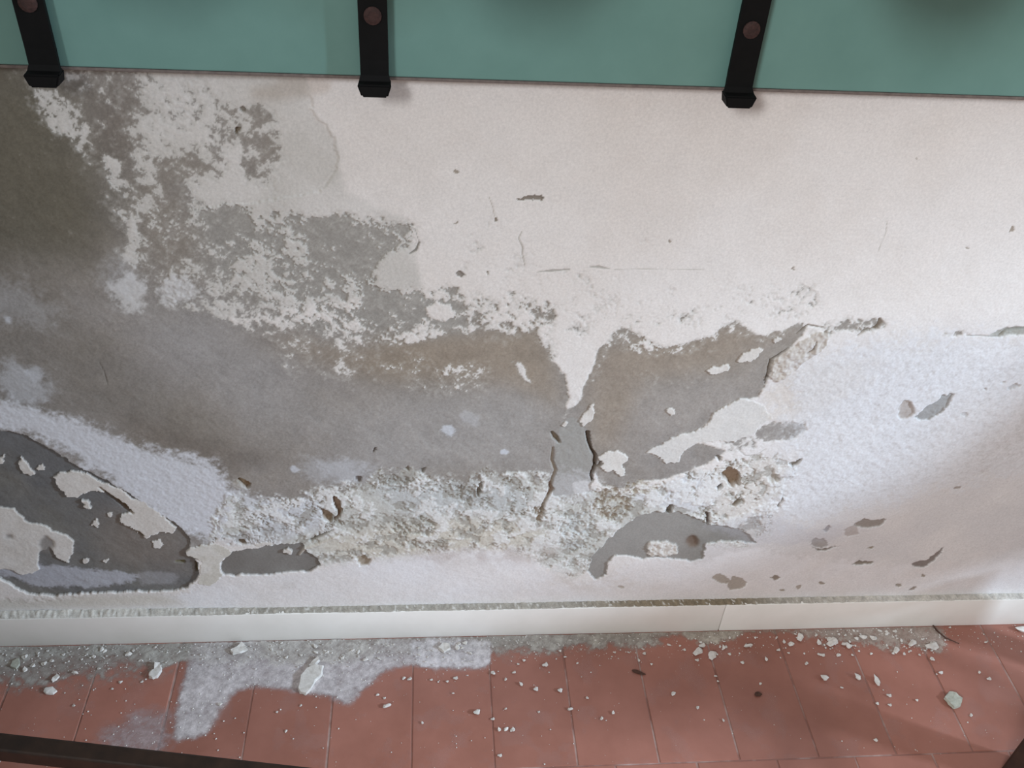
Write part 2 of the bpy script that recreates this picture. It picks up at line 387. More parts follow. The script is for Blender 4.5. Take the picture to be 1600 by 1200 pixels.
central = cv.poly([(0, 470), (150, 480), (330, 500), (425, 545), (560, 560), (732, 530), (838, 522), (866, 570), (880, 640), (868, 735), (600, 728), (500, 765), (360, 755), (250, 700), (100, 620), (0, 590)], 1)
part('bare_render', 'brown grey cement render laid bare across the middle', central * (1 - paint))
rightbare = cv.poly([(915, 590), (968, 500), (1150, 495), (1270, 505), (1205, 580), (1182, 625), (1012, 706), (985, 765), (925, 745), (925, 640)], 1)
part('bare_render', 'brown grey bare patch right of the white tongue of paint', rightbare * (1 - paint))
greyleft = cv.poly([(300, 310), (660, 330), (740, 510), (500, 520), (320, 430)], 1)
part('bare_render', 'mottled grey ground between flakes of paint', greyleft * (1 - paint))
topleft = cv.poly([(-300, 60), (450, 60), (440, 290), (300, 340), (190, 440), (-300, 440)], 1)
part('bare_render', 'dark damp render in the upper left', topleft * (1 - paint))

# --- soft white salt bloom (a bloom is a thin deposit: partly see-through)
def bloom(pts, soft, amt, c=(206, 210, 216), n=0.5, h=0.0):
    global A, H
    m = cv.poly(pts, soft)
    v = np.clip(sst(0.12, 0.85, m + n * (0.35 * nz_m + 0.3 * nz_f) * (m * (1 - m) * 4 + 0.25)), 0, 1) * amt * (m > 0.004)
    A = over(A, c, v); H = H + h * v * (1 + 0.6 * nz_f)
    return v
b1 = bloom([(-300, 600), (40, 625), (75, 645), (150, 668), (240, 705), (330, 722), (350, 735), (358, 765), (420, 778), (460, 785), (440, 805), (410, 830), (330, 845), (300, 840), (235, 795), (165, 745), (60, 680), (-300, 655)], 15, 0.95, (214, 216, 221), 0.8, 0.0003)
part('salt_bloom', 'bluish white salt bloom running down to the right', cv.poly([(0, 640), (150, 672), (330, 730), (400, 790), (300, 838), (160, 742), (0, 670)], 1))
bloom([(0, 560), (50, 575), (80, 600), (70, 640), (0, 640)], 16, 0.5); bloom([(35, 580), (62, 572), (70, 590), (50, 605)], 4, 0.5)
bloom(ell(203, 458, 30, 28), 9, 0.85, (212, 211, 209), n=1.0); bloom(ell(278, 456, 42, 19, -0.1), 10, 0.8, (210, 209, 208), n=1.0); bloom(ell(195, 440, 40, 30), 25, 0.25)
bloom(ell(10, 500, 9, 6, 0.6), 3, 0.8)
bloom([(-300, 425), (40, 440), (120, 500), (60, 510), (-300, 470)], 25, 0.22)
for x, y, a, b, s, t in [(700, 674, 13, 10, 3, 0.85), (733, 655, 14, 8, 7, 0.25), (540, 740, 50, 18, 14, 0.3), (460, 735, 8, 6, 3, 0.8), (789, 708, 8, 4, 2, 0.9)]:
    bloom(ell(x, y, a, b, 0.3), s, t, n=1.0)
bloom([(470, 715), (560, 720), (600, 735), (540, 760), (470, 750)], 14, 0.3)

# --- the crumbling salt crust along the foot of the wall
crust_p = [(358, 770), (440, 778), (500, 768), (560, 758), (610, 735), (660, 742), (720, 750), (790, 738), (862, 742), (868, 770), (920, 762), (985, 768), (1040, 752), (1100, 735), (1150, 720), (1200, 715),
           (1240, 720), (1225, 780), (1185, 850), (1130, 850), (1000, 845), (935, 880), (905, 905), (860, 890), (830, 868), (760, 862), (640, 872), (585, 878), (500, 885), (470, 870), (400, 852), (330, 852)]
cm_ = cv.poly(crust_p, 15); crust = sst(0.2, 0.8, cm_ + (0.55 * nz_m + 0.4 * nz_f) * np.clip(cm_ * (1 - cm_) * 4, 0, 1))
ridge = np.abs(fbm(SH, cv.mm(24), 61, 4, 0.62)); ridge2 = fbm(SH, cv.mm(9), 62, 4, 0.7)
cA = fbm(SH, cv.mm(34), 63, 6, 0.68); cB = fbm(SH, cv.mm(20), 64, 5, 0.68); cD = fbm(SH, cv.mm(60), 65, 3, 0.5)
wht = sst(0.0, 0.45, cA + 0.25 * nz_f); gry = sst(0.18, 0.5, cB - 0.35 * cA + 0.15 * nz_f); crev = sst(0.10, 0.02, ridge) * sst(0.1, 0.5, cD + 0.4 * cB)
cc = col((200, 200, 194)); cc = over(cc, (212, 204, 188), 0.6 * gsoft([(480, 850), (700, 800), (860, 830), (800, 870), (560, 880)], 14))
cc = over(cc, (190, 193, 193), 0.75 * gsoft([(560, 750), (800, 745), (850, 800), (640, 810)], 14))
cc = over(cc, (216, 218, 222), 0.8 * gsoft([(1000, 745), (1130, 735), (1120, 800), (1060, 800), (985, 780)], 9))
cc = over(cc, (218, 213, 207), 0.8 * gsoft([(1120, 700), (1250, 700), (1240, 800), (1180, 850), (1110, 800)], 16))
cc = over(cc, (208, 211, 217), 0.75 * gsoft([(355, 765), (500, 770), (520, 830), (400, 830)], 14))
cc = over(cc, (226, 226, 224), 0.75 * wht); cc = over(cc, (158, 154, 145), 0.7 * gry); cc = over(cc, (126, 114, 98), 0.7 * crev)
cc *= (1 + 0.05 * nz_f + 0.03 * grain)[..., None]
put(crust, cc); H = H * (1 - crust) + crust * (-0.0004 + 0.0011 * wht - 0.0012 * gry - 0.0022 * crev + 0.0003 * ridge2 + 0.0004 * nz_m)
part('salt_crust', 'crumbling greyish white salt crust along the foot', crust * cv.poly(crust_p, 0.5))
# open grain of old mortar inside the crust
for pts, c, d, s in [([(615, 815), (660, 808), (690, 818), (672, 835), (630, 838), (610, 828)], (150, 147, 138), 0.004, 4), ([(640, 845), (690, 848), (700, 862), (660, 866)], (164, 158, 148), 0.003, 3),
                     ([(925, 765), (985, 762), (985, 800), (950, 815), (925, 800)], (150, 136, 118), 0.004, 6), ([(880, 805), (930, 800), (920, 860), (880, 860)], (178, 180, 178), 0.003, 8),
                     ([(600, 740), (640, 748), (640, 770), (610, 765)], (150, 148, 142), 0.003, 4), ([(700, 752), (735, 762), (770, 790), (740, 790), (705, 770)], (152, 150, 144), 0.003, 5),
                     ([(835, 790), (852, 790), (846, 815), (838, 815)], (140, 120, 98), 0.005, 2), ([(985, 752), (1035, 750), (1020, 770), (985, 775)], (176, 168, 152), 0.002, 5)]:
    m = cv.poly(pts, s); mm = sst(0.3, 0.7, m + 0.5 * nz_f * (m > 0.02)); put(0.8 * mm * np.clip(0.7 + ridge2, 0, 1), c); H -= d * mm * np.clip(0.5 + ridge2, 0, 1.4)

# --- grey upright strip between the two cracks
strip = ragged([(872, 672), (888, 655), (905, 655), (922, 675), (924, 700), (926, 735), (922, 770), (865, 775), (862, 745), (870, 700)], 2.5, 0.2)
put(strip, (160, 158, 153)); H = H * (1 - strip) + strip * (-0.0012 + 0.0003 * nz_f)
bloom([(866, 735), (924, 735), (922, 785), (860, 785)], 14, 0.4, (204, 204, 206), n=1.2); bloom(ell(908, 763, 14, 10), 4, 0.7, (216, 216, 216), n=1.2)
part('render_strip', 'grey upright strip between two cracks', strip)

# --- smooth white strip above the skirting
low_p = [(-300, 935), (60, 936), (160, 928), (290, 925), (312, 905), (320, 885), (348, 885), (352, 902), (480, 893), (520, 882), (640, 868), (740, 858), (800, 862), (850, 890), (905, 908), (935, 905), (1000, 876), (1090, 880),
         (1180, 855), (1260, 870), (1380, 880), (1900, 870), (1900, 1010), (-300, 1010)]
low = ragged(low_p, 9.0, 0.5, 0.4)
lowc = over(col((231, 230, 231)), (224, 218, 213), np.clip(0.4 + 0.8 * nz_l, 0, 1) * 0.5)
lowc = over(lowc, (198, 192, 178), 0.7 * gsoft([(-300, 930), (250, 925), (300, 945), (-300, 965)], 10))
lowc *= (1 + 0.025 * nz_m + 0.015 * grain)[..., None]
put(low * (1 - crust * 0.3), lowc); H = H * (1 - low) + low * (0.0004 + 0.0007 * nz_l + 0.00015 * orange)
for p, s, a, c in [([(640, 862), (780, 852), (900, 850), (840, 880), (660, 880)], 9, 0.4, (176, 160, 152)), ([(830, 895), (960, 890), (1060, 925), (860, 925)], 14, 0.3, (190, 178, 164)), ([(420, 905), (480, 905), (470, 925), (425, 922)], 8, 0.35, (190, 184, 178))]:
    put(a * cv.poly(p, s) * np.clip(0.6 + nz_m, 0, 1), c)

# --- big damp hollow at the lower left
hol_p = [(-300, 640), (-40, 665), (0, 674), (25, 676), (60, 691), (100, 716), (130, 736), (165, 750), (192, 766), (236, 796), (276, 820), (297, 842), (296, 862), (309, 880), (310, 903), (290, 921), (230, 925), (165, 925), (85, 932),
         (40, 926), (0, 904), (-60, 890), (-300, 880)]
hol = ragged(hol_p, 1.6, 0.22)
hc = over(col((122, 120, 115)), (112, 112, 112), np.clip(0.5 + nz_l, 0, 1)); hc = over(hc, (132, 124, 116), 0.8 * gsoft([(150, 790), (300, 830), (300, 900), (160, 880)], 22)); hc *= (1 + 0.06 * nz_m + 0.03 * grain)[..., None]
put(hol, hc); H = H * (1 - hol) + hol * (-0.0042 + 0.0005 * nz_m + 0.0006 * nz_l)
part('damp_hollow', 'dark damp hollow at the lower left', hol)
bloom([(-300, 880), (0, 860), (60, 885), (130, 890), (210, 900), (215, 912), (150, 918), (70, 922), (0, 900)], 6, 0.75, (188, 190, 198), 0.9, 0.0004)
bloom([(215, 895), (280, 898), (270, 915), (215, 918)], 6, 0.4, (180, 180, 184))
# paint flakes still clinging inside the hollow
def flake(pts, label=None, c=(210, 205, 198), h=0.0012, soft=1.0, amp=0.22, name='paint_flake', edge=0.0):
    global H
    m = ragged(pts, soft, amp); put(m, over(col(c), (222, 219, 214), np.clip(0.4 + nz_m, 0, 1) * 0.6) * (1 + 0.02 * grain)[..., None], h * 0.7 + 0.0003 * nz_m)
    part(name, label, m); return m
flake([(84, 746), (98, 738), (126, 738), (160, 754), (190, 765), (206, 781), (226, 785), (246, 800), (276, 826), (270, 835), (250, 831), (228, 842), (206, 826), (187, 816), (190, 804), (210, 801), (198, 789),
       (164, 770), (150, 766), (120, 776), (102, 776), (92, 760)], 'long curled white flake hanging in the damp hollow', h=-0.0005)
flake([(126, 782), (137, 784), (141, 795), (132, 792)], 'small white flake'); flake([(143, 822), (150, 812), (158, 822), (152, 826)], 'small white flake', h=-0.003); flake([(166, 803), (176, 803), (175, 810), (168, 810)], 'small white flake', h=-0.003)
flake([(236, 848), (248, 844), (254, 852), (248, 859), (240, 856)], 'small white flake', h=-0.003)
flake([(-200, 780), (0, 793), (20, 795), (46, 820), (66, 820), (78, 832), (102, 838), (116, 846), (114, 866), (104, 880), (88, 872), (76, 856), (62, 864), (55, 880), (62, 892), (40, 900), (0, 890), (-200, 870)], 'large white patch of paint at the left margin', h=-0.002, soft=2.2, amp=0.35)
for p in [[(8, 838), (18, 836), (20, 843), (10, 844)], [(58, 850), (72, 838), (84, 848), (78, 866), (66, 868)]]: put(cv.poly(p, 2.5) * 0.8, (128, 124, 120), -0.004)
flake([(27, 730), (32, 714), (40, 722), (52, 740), (46, 746), (36, 742)], 'ragged white flake', h=-0.002, amp=0.4); flake([(58, 730), (66, 728), (68, 735), (60, 736)], 'small white flake', h=-0.003)
flake([(-20, 716), (0, 716), (8, 712), (4, 724), (-20, 728)], 'small white flake', h=-0.003); flake([(128, 878), (140, 876), (138, 882), (128, 883)], 'small white flake', h=-0.003); flake([(160, 878), (170, 875), (167, 882)], 'small white flake', h=-0.003)
# white mushroom shaped remnant
flake([(291, 862), (300, 855), (318, 852), (340, 850), (362, 860), (366, 866), (350, 872), (344, 884), (348, 900), (330, 915), (310, 912), (312, 895), (316, 880), (310, 872), (296, 868)], 'mushroom shaped white remnant of paint', c=(206, 202, 192), h=0.0022)
# shallow recess right of it
rec = ragged([(349, 900), (346, 885), (352, 872), (366, 862), (400, 856), (440, 852), (472, 850), (482, 864), (496, 872), (502, 884), (486, 892), (420, 897)], 2.0, 0.2)
put(rec, over(col((140, 138, 134)), (124, 120, 115), np.clip(0.5 + nz_l, 0, 1)), -0.0035); part('recess', 'grey shallow recess above the skirting', rec)
bloom([(330, 838), (440, 820), (480, 830), (440, 850), (350, 855)], 9, 0.35, (190, 192, 198))
flake([(441, 862), (450, 857), (458, 862), (452, 868)], 'small white flake'); flake([(395, 850), (420, 846), (428, 850), (405, 854)], 'small white flake')
edge = cv.stroke([(468, 868), (478, 856), (498, 850), (520, 840), (536, 830)], [4, 7, 7, 5, 2], 1.5); put(edge * 0.5, (216, 208, 194)); H += 0.0028 * edge
# flakes on bare render
flake([(934, 716), (945, 708), (966, 706), (984, 713), (980, 720), (972, 725), (976, 743), (966, 744), (957, 735), (948, 738), (940, 733), (942, 725)], 'white paint flake beside the right crack', c=(220, 217, 211))
flake([(907, 655), (910, 645), (920, 638), (927, 630), (929, 645), (922, 658), (912, 668)], 'narrow white paint flake above the crack'); flake([(876, 664), (882, 659), (887, 664), (881, 669)], 'small white flake')
flake(ell(1048, 643, 8, 5.5), 'round white dot of paint'); flake([(1104, 580), (1112, 574), (1136, 569), (1142, 573), (1136, 579), (1110, 585)], 'white sliver of paint')
flake([(1152, 567), (1163, 553), (1176, 547), (1190, 543), (1193, 548), (1182, 561), (1162, 566)], 'pointed white sliver of paint')
flake([(1208, 532), (1216, 526), (1222, 530), (1214, 537)], 'small white flake', c=(200, 195, 188))
wedge = flake([(1010, 706), (1030, 695), (1050, 683), (1090, 673), (1106, 663), (1118, 644), (1140, 632), (1160, 622), (1182, 628), (1196, 636), (1206, 652), (1190, 662), (1178, 676), (1150, 690), (1120, 688), (1088, 692), (1066, 704), (1062, 722), (1040, 724), (1030, 714)],
              'white wedge of paint under the right bare patch', c=(214, 212, 208), h=0.0016)
# raised torn lip along the right break
lip = ragged([(1200, 590), (1204, 568), (1240, 540), (1275, 520), (1300, 516), (1290, 545), (1265, 560), (1240, 580), (1212, 600)], 3, 0.3)
put(0.6 * lip, (176, 166, 152)); H += lip * (0.0012 + 0.0016 * ridge2)
bloom([(1195, 625), (1205, 590), (1300, 560), (1380, 570), (1330, 620), (1240, 655), (1205, 650)], 20, 0.55, (208, 198, 186), 0.8)
bloom([(1240, 560), (1400, 530), (1700, 520), (1700, 720), (1400, 780), (1200, 830), (1240, 690)], 30, 0.5, (216, 219, 224), 0.8, 0.0004)
rough_r = cv.poly([(1200, 560), (1400, 525), (1700, 520), (1700, 700), (1300, 800), (1180, 820), (1220, 660)], 25) * (1 - sst(0, 1, low))
H += rough_r * (0.0004 * nz_m + 0.00022 * ridge2); put(0.25 * rough_r * np.clip(-nz_f * 1.5, 0, 1), (176, 172, 168))

# --- arch of grey mortar, lower right of the middle
arch = ragged([(919, 892), (925, 870), (945, 850), (960, 834), (976, 821), (1000, 806), (1030, 800), (1060, 801), (1088, 809), (1106, 820), (1140, 822), (1162, 831), (1182, 848), (1160, 847), (1130, 845), (1104, 850), (1098, 874),
               (1080, 878), (1040, 872), (1005, 873), (962, 868), (951, 880), (947, 900), (932, 906)], 1.6, 0.2)
put(arch, over(col((142, 140, 135)), (152, 149, 144), np.clip(0.5 + nz_l, 0, 1)) * (1 + 0.04 * nz_m)[..., None], -0.003); part('mortar_patch', 'grey arch shaped mortar patch above the skirting', arch)
lump = ragged([(1012, 868), (1015, 848), (1030, 845), (1056, 852), (1060, 865), (1040, 870)], 2.5, 0.5); put(lump, (212, 208, 202)); H += lump * (0.003 + 0.002 * ridge2)
put(cv.poly(ell(1083, 848, 11, 9), 2.5) * 0.8, (112, 92, 76)); H -= 0.004 * cv.poly(ell(1083, 848, 9, 7), 2.5)

# --- chips, holes, scratches and cracks (real recesses)
def hole(pts, depth, c=(110, 92, 74), soft=1.2, k=0.85, label=None, name=None):
    global H
    m = cv.poly(pts, soft); m = sst(0.25, 0.75, m + 0.12 * nz_f * (m > 0.02)); put(m * k, c); H -= depth * m
    if name: part(name, label, m)
hole([(1128, 738), (1140, 729), (1152, 736), (1158, 748), (1156, 758), (1146, 760), (1134, 752)], 0.013, (132, 106, 78), 1.6, name='hole', label='deep brown hole in the crust')
hole([(1118, 762), (1127, 756), (1130, 762), (1122, 767)], 0.010, (70, 60, 50), 1.0)
hole([(1040, 797), (1046, 788), (1051, 792), (1050, 802), (1044, 803)], 0.009, (96, 84, 68)); hole([(1102, 803), (1107, 802), (1109, 818), (1104, 822)], 0.008, (84, 60, 50))
hole([(1142, 790), (1152, 782), (1162, 778), (1156, 786), (1146, 793)], 0.006, (110, 96, 78)); hole([(1215, 792), (1221, 778), (1223, 784), (1218, 793)], 0.006, (104, 92, 78))
hole([(1232, 724), (1242, 722), (1254, 715), (1250, 722), (1240, 728)], 0.005, (108, 98, 84), 0.9); hole([(1200, 745), (1210, 740), (1218, 744), (1214, 753), (1204, 756)], 0.004, (160, 154, 144), 1.5, 0.5)
hole([(1118, 714), (1126, 713), (1128, 719), (1122, 722)], 0.005, (110, 104, 96))
hole([(518, 778), (524, 776), (532, 784), (536, 800), (528, 812), (522, 816), (526, 800)], 0.009, (120, 92, 62), 1.3, name='hole', label='curved brown hole in the crust'); hole([(500, 798), (510, 798), (522, 808), (518, 818), (506, 810)], 0.007, (128, 108, 82), 2.0)
hole([(372, 750), (382, 748), (392, 756), (390, 765), (380, 760)], 0.008, (124, 98, 66), 1.4, name='hole', label='small brown hole at the edge of the salt bloom'); bloom(ell(372, 757, 12, 8), 4, 0.3, (176, 168, 148))
hole([(372, 843), (382, 842), (386, 848), (378, 852)], 0.006, (104, 86, 62)); hole([(556, 872), (570, 868), (582, 876), (574, 882), (562, 884)], 0.005, (150, 136, 116), 1.6)
hole([(364, 202), (374, 198), (377, 205), (370, 212), (364, 210)], 0.006, (112, 96, 74), 1.2); hole([(376, 168), (384, 168), (383, 173), (377, 173)], 0.003, (120, 114, 104))
hole([(554, 747), (562, 744), (566, 750), (558, 753)], 0.003, (100, 92, 86)); hole([(580, 706), (586, 700), (588, 704), (582, 709)], 0.003, (92, 82, 76), 0.8)
hole([(744, 765), (748, 757), (756, 752), (754, 760), (750, 776), (746, 776)], 0.005, (112, 104, 92), 1.0); hole([(655, 732), (664, 730), (662, 738), (656, 737)], 0.003, (110, 106, 100)); hole([(630, 733), (636, 728), (640, 736)], 0.003, (120, 112, 100))
hole([(820, 765), (826, 762), (828, 768)], 0.004, (110, 96, 80))
hole([(712, 425), (718, 422), (726, 428), (722, 432), (714, 430)], 0.002, (120, 112, 102), 0.9); hole([(769, 341), (776, 340), (777, 345), (771, 346)], 0.002, (128, 116, 100), 0.8)
hole([(760, 418), (764, 424), (764, 430), (760, 428)], 0.002, (150, 144, 132), 0.8)
hole([(809, 311), (826, 307), (848, 305), (856, 306), (846, 311), (824, 314), (812, 314)], 0.002, (112, 100, 86), 0.8, name='scratch', label='brown gouge in the clean white paint')
for p in [ell(714, 268, 3, 3), ell(1583, 360, 4, 3), ell(712, 346, 2.5, 2), ell(1046, 378, 2.5, 2), ell(1430, 250, 2, 1.5), ell(1240, 420, 2.5, 2), ell(1514, 388, 2, 2)]: hole(p, 0.001, (150, 138, 124), 0.7)
hole([(1402, 640), (1412, 625), (1424, 628), (1430, 645), (1418, 656), (1404, 656)], 0.0008, (176, 168, 162), 2.0, 0.8)
hole([(1430, 652), (1445, 636), (1475, 618), (1492, 613), (1488, 624), (1472, 642), (1452, 655), (1436, 656)], 0.0012, (156, 156, 155), 1.2, 0.9, 'leaf shaped grey chip in the rough white wall', 'chip')
hole([(1545, 522), (1575, 511), (1640, 506), (1640, 515), (1590, 522), (1565, 527)], 0.0012, (166, 166, 158), 1.5, 0.8)
# low marks above the skirting, right
for pts, c, d in [([(1335, 820), (1350, 812), (1372, 812), (1386, 812), (1378, 822), (1352, 826), (1340, 824)], (140, 130, 120), 0.003), ([(1266, 852), (1280, 858), (1318, 852), (1300, 857), (1290, 862), (1278, 860)], (112, 100, 88), 0.003),
                  ([(1266, 850), (1272, 842), (1288, 842), (1296, 852), (1282, 857)], (160, 154, 150), 0.002), ([(1330, 882), (1345, 876), (1366, 878), (1360, 882), (1340, 883)], (116, 104, 86), 0.003),
                  ([(1354, 856), (1366, 852), (1362, 857)], (140, 126, 104), 0.002), ([(1424, 882), (1432, 877), (1446, 876), (1458, 866), (1472, 856), (1474, 859), (1460, 874), (1446, 886), (1432, 887)], (118, 106, 98), 0.003),
                  ([(1112, 902), (1124, 897), (1140, 904), (1136, 912), (1122, 910)], (166, 156, 144), 0.002), ([(1136, 910), (1146, 900), (1160, 904), (1168, 912), (1156, 920), (1142, 922)], (166, 156, 144), 0.002),
                  ([(1204, 902), (1212, 897), (1220, 902), (1214, 906)], (132, 116, 98), 0.002), (ell(1284, 911, 5, 2.5), (150, 138, 122), 0.001), (ell(1248, 917, 5, 3), (170, 158, 146), 0.001), (ell(1221, 923, 4, 2), (150, 138, 122), 0.001),
                  (ell(1403, 915, 5, 3), (150, 140, 126), 0.002), ([(1420, 922), (1430, 915), (1432, 918), (1424, 923)], (140, 126, 112), 0.002), (ell(1442, 900, 3, 2), (150, 138, 122), 0.001), (ell(1496, 762, 5, 3), (160, 150, 142), 0.001),
                  ([(1284, 828), (1294, 821), (1300, 822), (1292, 830)], (150, 146, 146), 0.002), ([(1318, 828), (1340, 820), (1342, 835), (1322, 838)], (184, 176, 172), 0.001), (ell(970, 917, 5, 3), (176, 166, 154), 0.001)]:
    hole(pts, d, c, 1.1, 0.85)
bloom([(1090, 820), (1180, 850), (1300, 850), (1330, 815), (1260, 830), (1200, 800)], 10, 0.3, (186, 186, 194))
# cracks, scratches and dark rims; rims painted in as shade of thick edges
for pts, w, d, c in [([(918, 676), (920, 690), (924, 703), (930, 712), (929, 728), (924, 742), (926, 752)], [7, 6, 4, 6, 5, 6, 3], 0.008, (92, 76, 62)), ([(929, 730), (936, 728), (939, 720)], [4, 4, 1], 0.006, (104, 90, 74)),
                     ([(862, 676), (868, 684), (874, 692)], [4, 9, 4], 0.006, (118, 104, 86)), ([(864, 700), (862, 720), (868, 735), (862, 750), (858, 770), (850, 785), (844, 805)], [3, 5, 6, 5, 7, 6, 4], 0.003, (142, 132, 118)),
                     ([(858, 755), (862, 765), (856, 775)], [5, 8, 3], 0.003, (128, 108, 92)),
                     ([(1196, 600), (1204, 562), (1216, 556), (1232, 545)], [2, 3, 4, 2], 0.004, (104, 94, 82)), ([(1340, 524), (1352, 516), (1370, 512), (1376, 505), (1374, 498)], [2, 3, 6, 8, 3], 0.004, (128, 118, 104)),
                     ([(1244, 522), (1262, 508), (1285, 512)], [1, 3, 2], 0.003, (120, 108, 94)), ([(1262, 552), (1272, 545), (1276, 534)], [2, 3, 1], 0.003, (120, 108, 94)),
                     ([(1194, 596), (1200, 590)], [2, 4], 0.004, (110, 100, 90)), ([(1510, 524), (1560, 526), (1572, 516), (1620, 512)], [1, 2, 6, 3], 0.003, (140, 138, 130)),
                     ([(815, 362), (810, 372), (816, 385), (816, 398), (820, 415)], [1, 1.5, 2, 1.5, 1], 0.0012, (170, 164, 154)), ([(764, 308), (770, 325), (772, 338)], [0.8, 1.2, 1], 0.001, (178, 168, 156)),
                     ([(838, 425), (860, 423), (890, 421)], [1, 4, 2], 0.0008, (168, 164, 156)), ([(922, 417), (935, 417), (952, 420)], [2, 5, 1], 0.0008, (172, 168, 160)), ([(960, 421), (1040, 420), (1100, 422)], [1, 1, 1], 0.0003, (190, 186, 178)),
                     ([(1386, 345), (1384, 362), (1378, 378), (1371, 394)], [1, 1.3, 1, 0.8], 0.0006, (180, 174, 164)), ([(154, 565), (162, 580), (169, 602)], [1, 1.5, 1], 0.0008, (104, 98, 90)),
                     ([(655, 378), (650, 390), (640, 396)], [2, 4, 2], 0.0015, (120, 116, 108)), ([(600, 350), (630, 350), (648, 358), (656, 380)], [0.8, 1, 1, 1], 0.0008, (150, 146, 140)),
                     ([(155, 762), (175, 778), (198, 796), (206, 802)], [2, 7, 8, 5], 0.006, (104, 80, 52)), ([(216, 832), (222, 838)], [5, 6], 0.004, (96, 80, 52)), ([(275, 880), (285, 880)], [6, 8], 0.005, (104, 96, 62)), ([(305, 880), (307, 895)], [3, 5], 0.006, (92, 76, 46)),
                     ([(485, 845), (500, 838), (520, 828)], [4, 5, 2], 0.005, (120, 114, 104)), ([(888, 700), (890, 720)], [0.5, 0.5], 0.0002, (150, 148, 148)),
                     ([(1150, 700), (1165, 712), (1180, 712), (1195, 702)], [1, 1.5, 1.5, 1], 0.0012, (170, 166, 160)), ([(1172, 730), (1180, 735), (1178, 745), (1170, 750)], [1.5, 2.5, 2, 1], 0.0016, (168, 160, 150)),
                     ([(1430, 935), (1500, 934), (1640, 928)], [1, 1, 1], 0.0005, (170, 164, 150))]:
    m = cv.stroke(pts, w, 0.7); put(m * 0.85, c); H -= d * m
part('crack', 'dark crack right of the grey strip', cv.stroke([(918, 676), (920, 690), (924, 703), (930, 712), (929, 728), (924, 742), (926, 752)], [7, 6, 4, 6, 5, 6, 3], 0.7))

# fine relief, then fade to plain render far outside the picture
H += 0.00012 * ridge2 + 0.00008 * grain
fx = np.clip((cv.u + 0.95) / 0.12, 0, 1) * np.clip((1.40 - cv.u) / 0.12, 0, 1)
H *= fx[None, :]
side = np.where(cv.u < 0, 0, 1)
A = A * fx[None, :, None] + np.where(side[None, :, None] == 0, lin((128, 122, 113)), lin((214, 209, 203))) * (1 - fx[None, :, None])
A = np.clip(A, 0.002, 0.95)

def grid_parts():
    xs = np.concatenate([[-3.2], cv.u, [3.4]]); zs = np.concatenate([[0.0], cv.v, [2.6]])
    Hh = np.pad(H, 1, mode='edge'); Aa = np.pad(A, ((1, 1), (1, 1), (0, 0)), mode='edge'); ii = np.pad(ID, 1)
    ii[:2] = 0; ii[-2:] = 0
    ny, nx = Hh.shape
    X, Z = np.meshgrid(xs, zs)
    co = np.stack([X, -Hh, Z], -1).reshape(-1, 3).astype(np.float32); al = np.concatenate([Aa, np.ones((ny, nx, 1))], -1).reshape(-1, 4).astype(np.float32)
    idx = np.arange(ny * nx).reshape(ny, nx)
    q = np.stack([idx[:-1, :-1], idx[:-1, 1:], idx[1:, 1:], idx[1:, :-1]], -1).reshape(-1, 4); fid = ii[:-1, :-1].reshape(-1)
    root = None
    for k in range(len(PARTS) + 1):
        f = q[fid == k]
        if len(f) < 6: continue
        used, inv = np.unique(f, return_inverse=True); inv = inv.reshape(-1)
        me = bpy.data.meshes.new('wall_piece'); me.vertices.add(len(used)); me.vertices.foreach_set('co', co[used].ravel())
        me.loops.add(len(inv)); me.loops.foreach_set('vertex_index', inv.astype(np.int32))
        me.polygons.add(len(f)); me.polygons.foreach_set('loop_start', np.arange(0, len(inv), 4, dtype=np.int32)); me.polygons.foreach_set('loop_total', np.full(len(f), 4, np.int32))
        at = me.attributes.new('albedo', 'FLOAT_COLOR', 'POINT'); at.data.foreach_set('color', al[used].ravel())
        me.update(calc_edges=True)
        o = link('wall_back' if k == 0 else PARTS[k - 1][0], me, M_WALL, root, True)
        if k == 0: root = tag(o, 'white painted wall, flaking and damp, with bare grey render', kind='structure')
        elif PARTS[k - 1][1] and PARTS[k - 1][1] != 'small white flake': tag(o, PARTS[k - 1][1])
    return root
wall = grid_parts()
bm = bmesh.new(); box(bm, (-1.12, -0.95, 1.3), (0.10, 1.9, 2.6)); tag(link('shade_wall_left', bm_mesh(bm), M_SIDE), 'unseen grey side wall added to shade the left of the picture', kind='structure')  # out of view, added to hold light off the left side
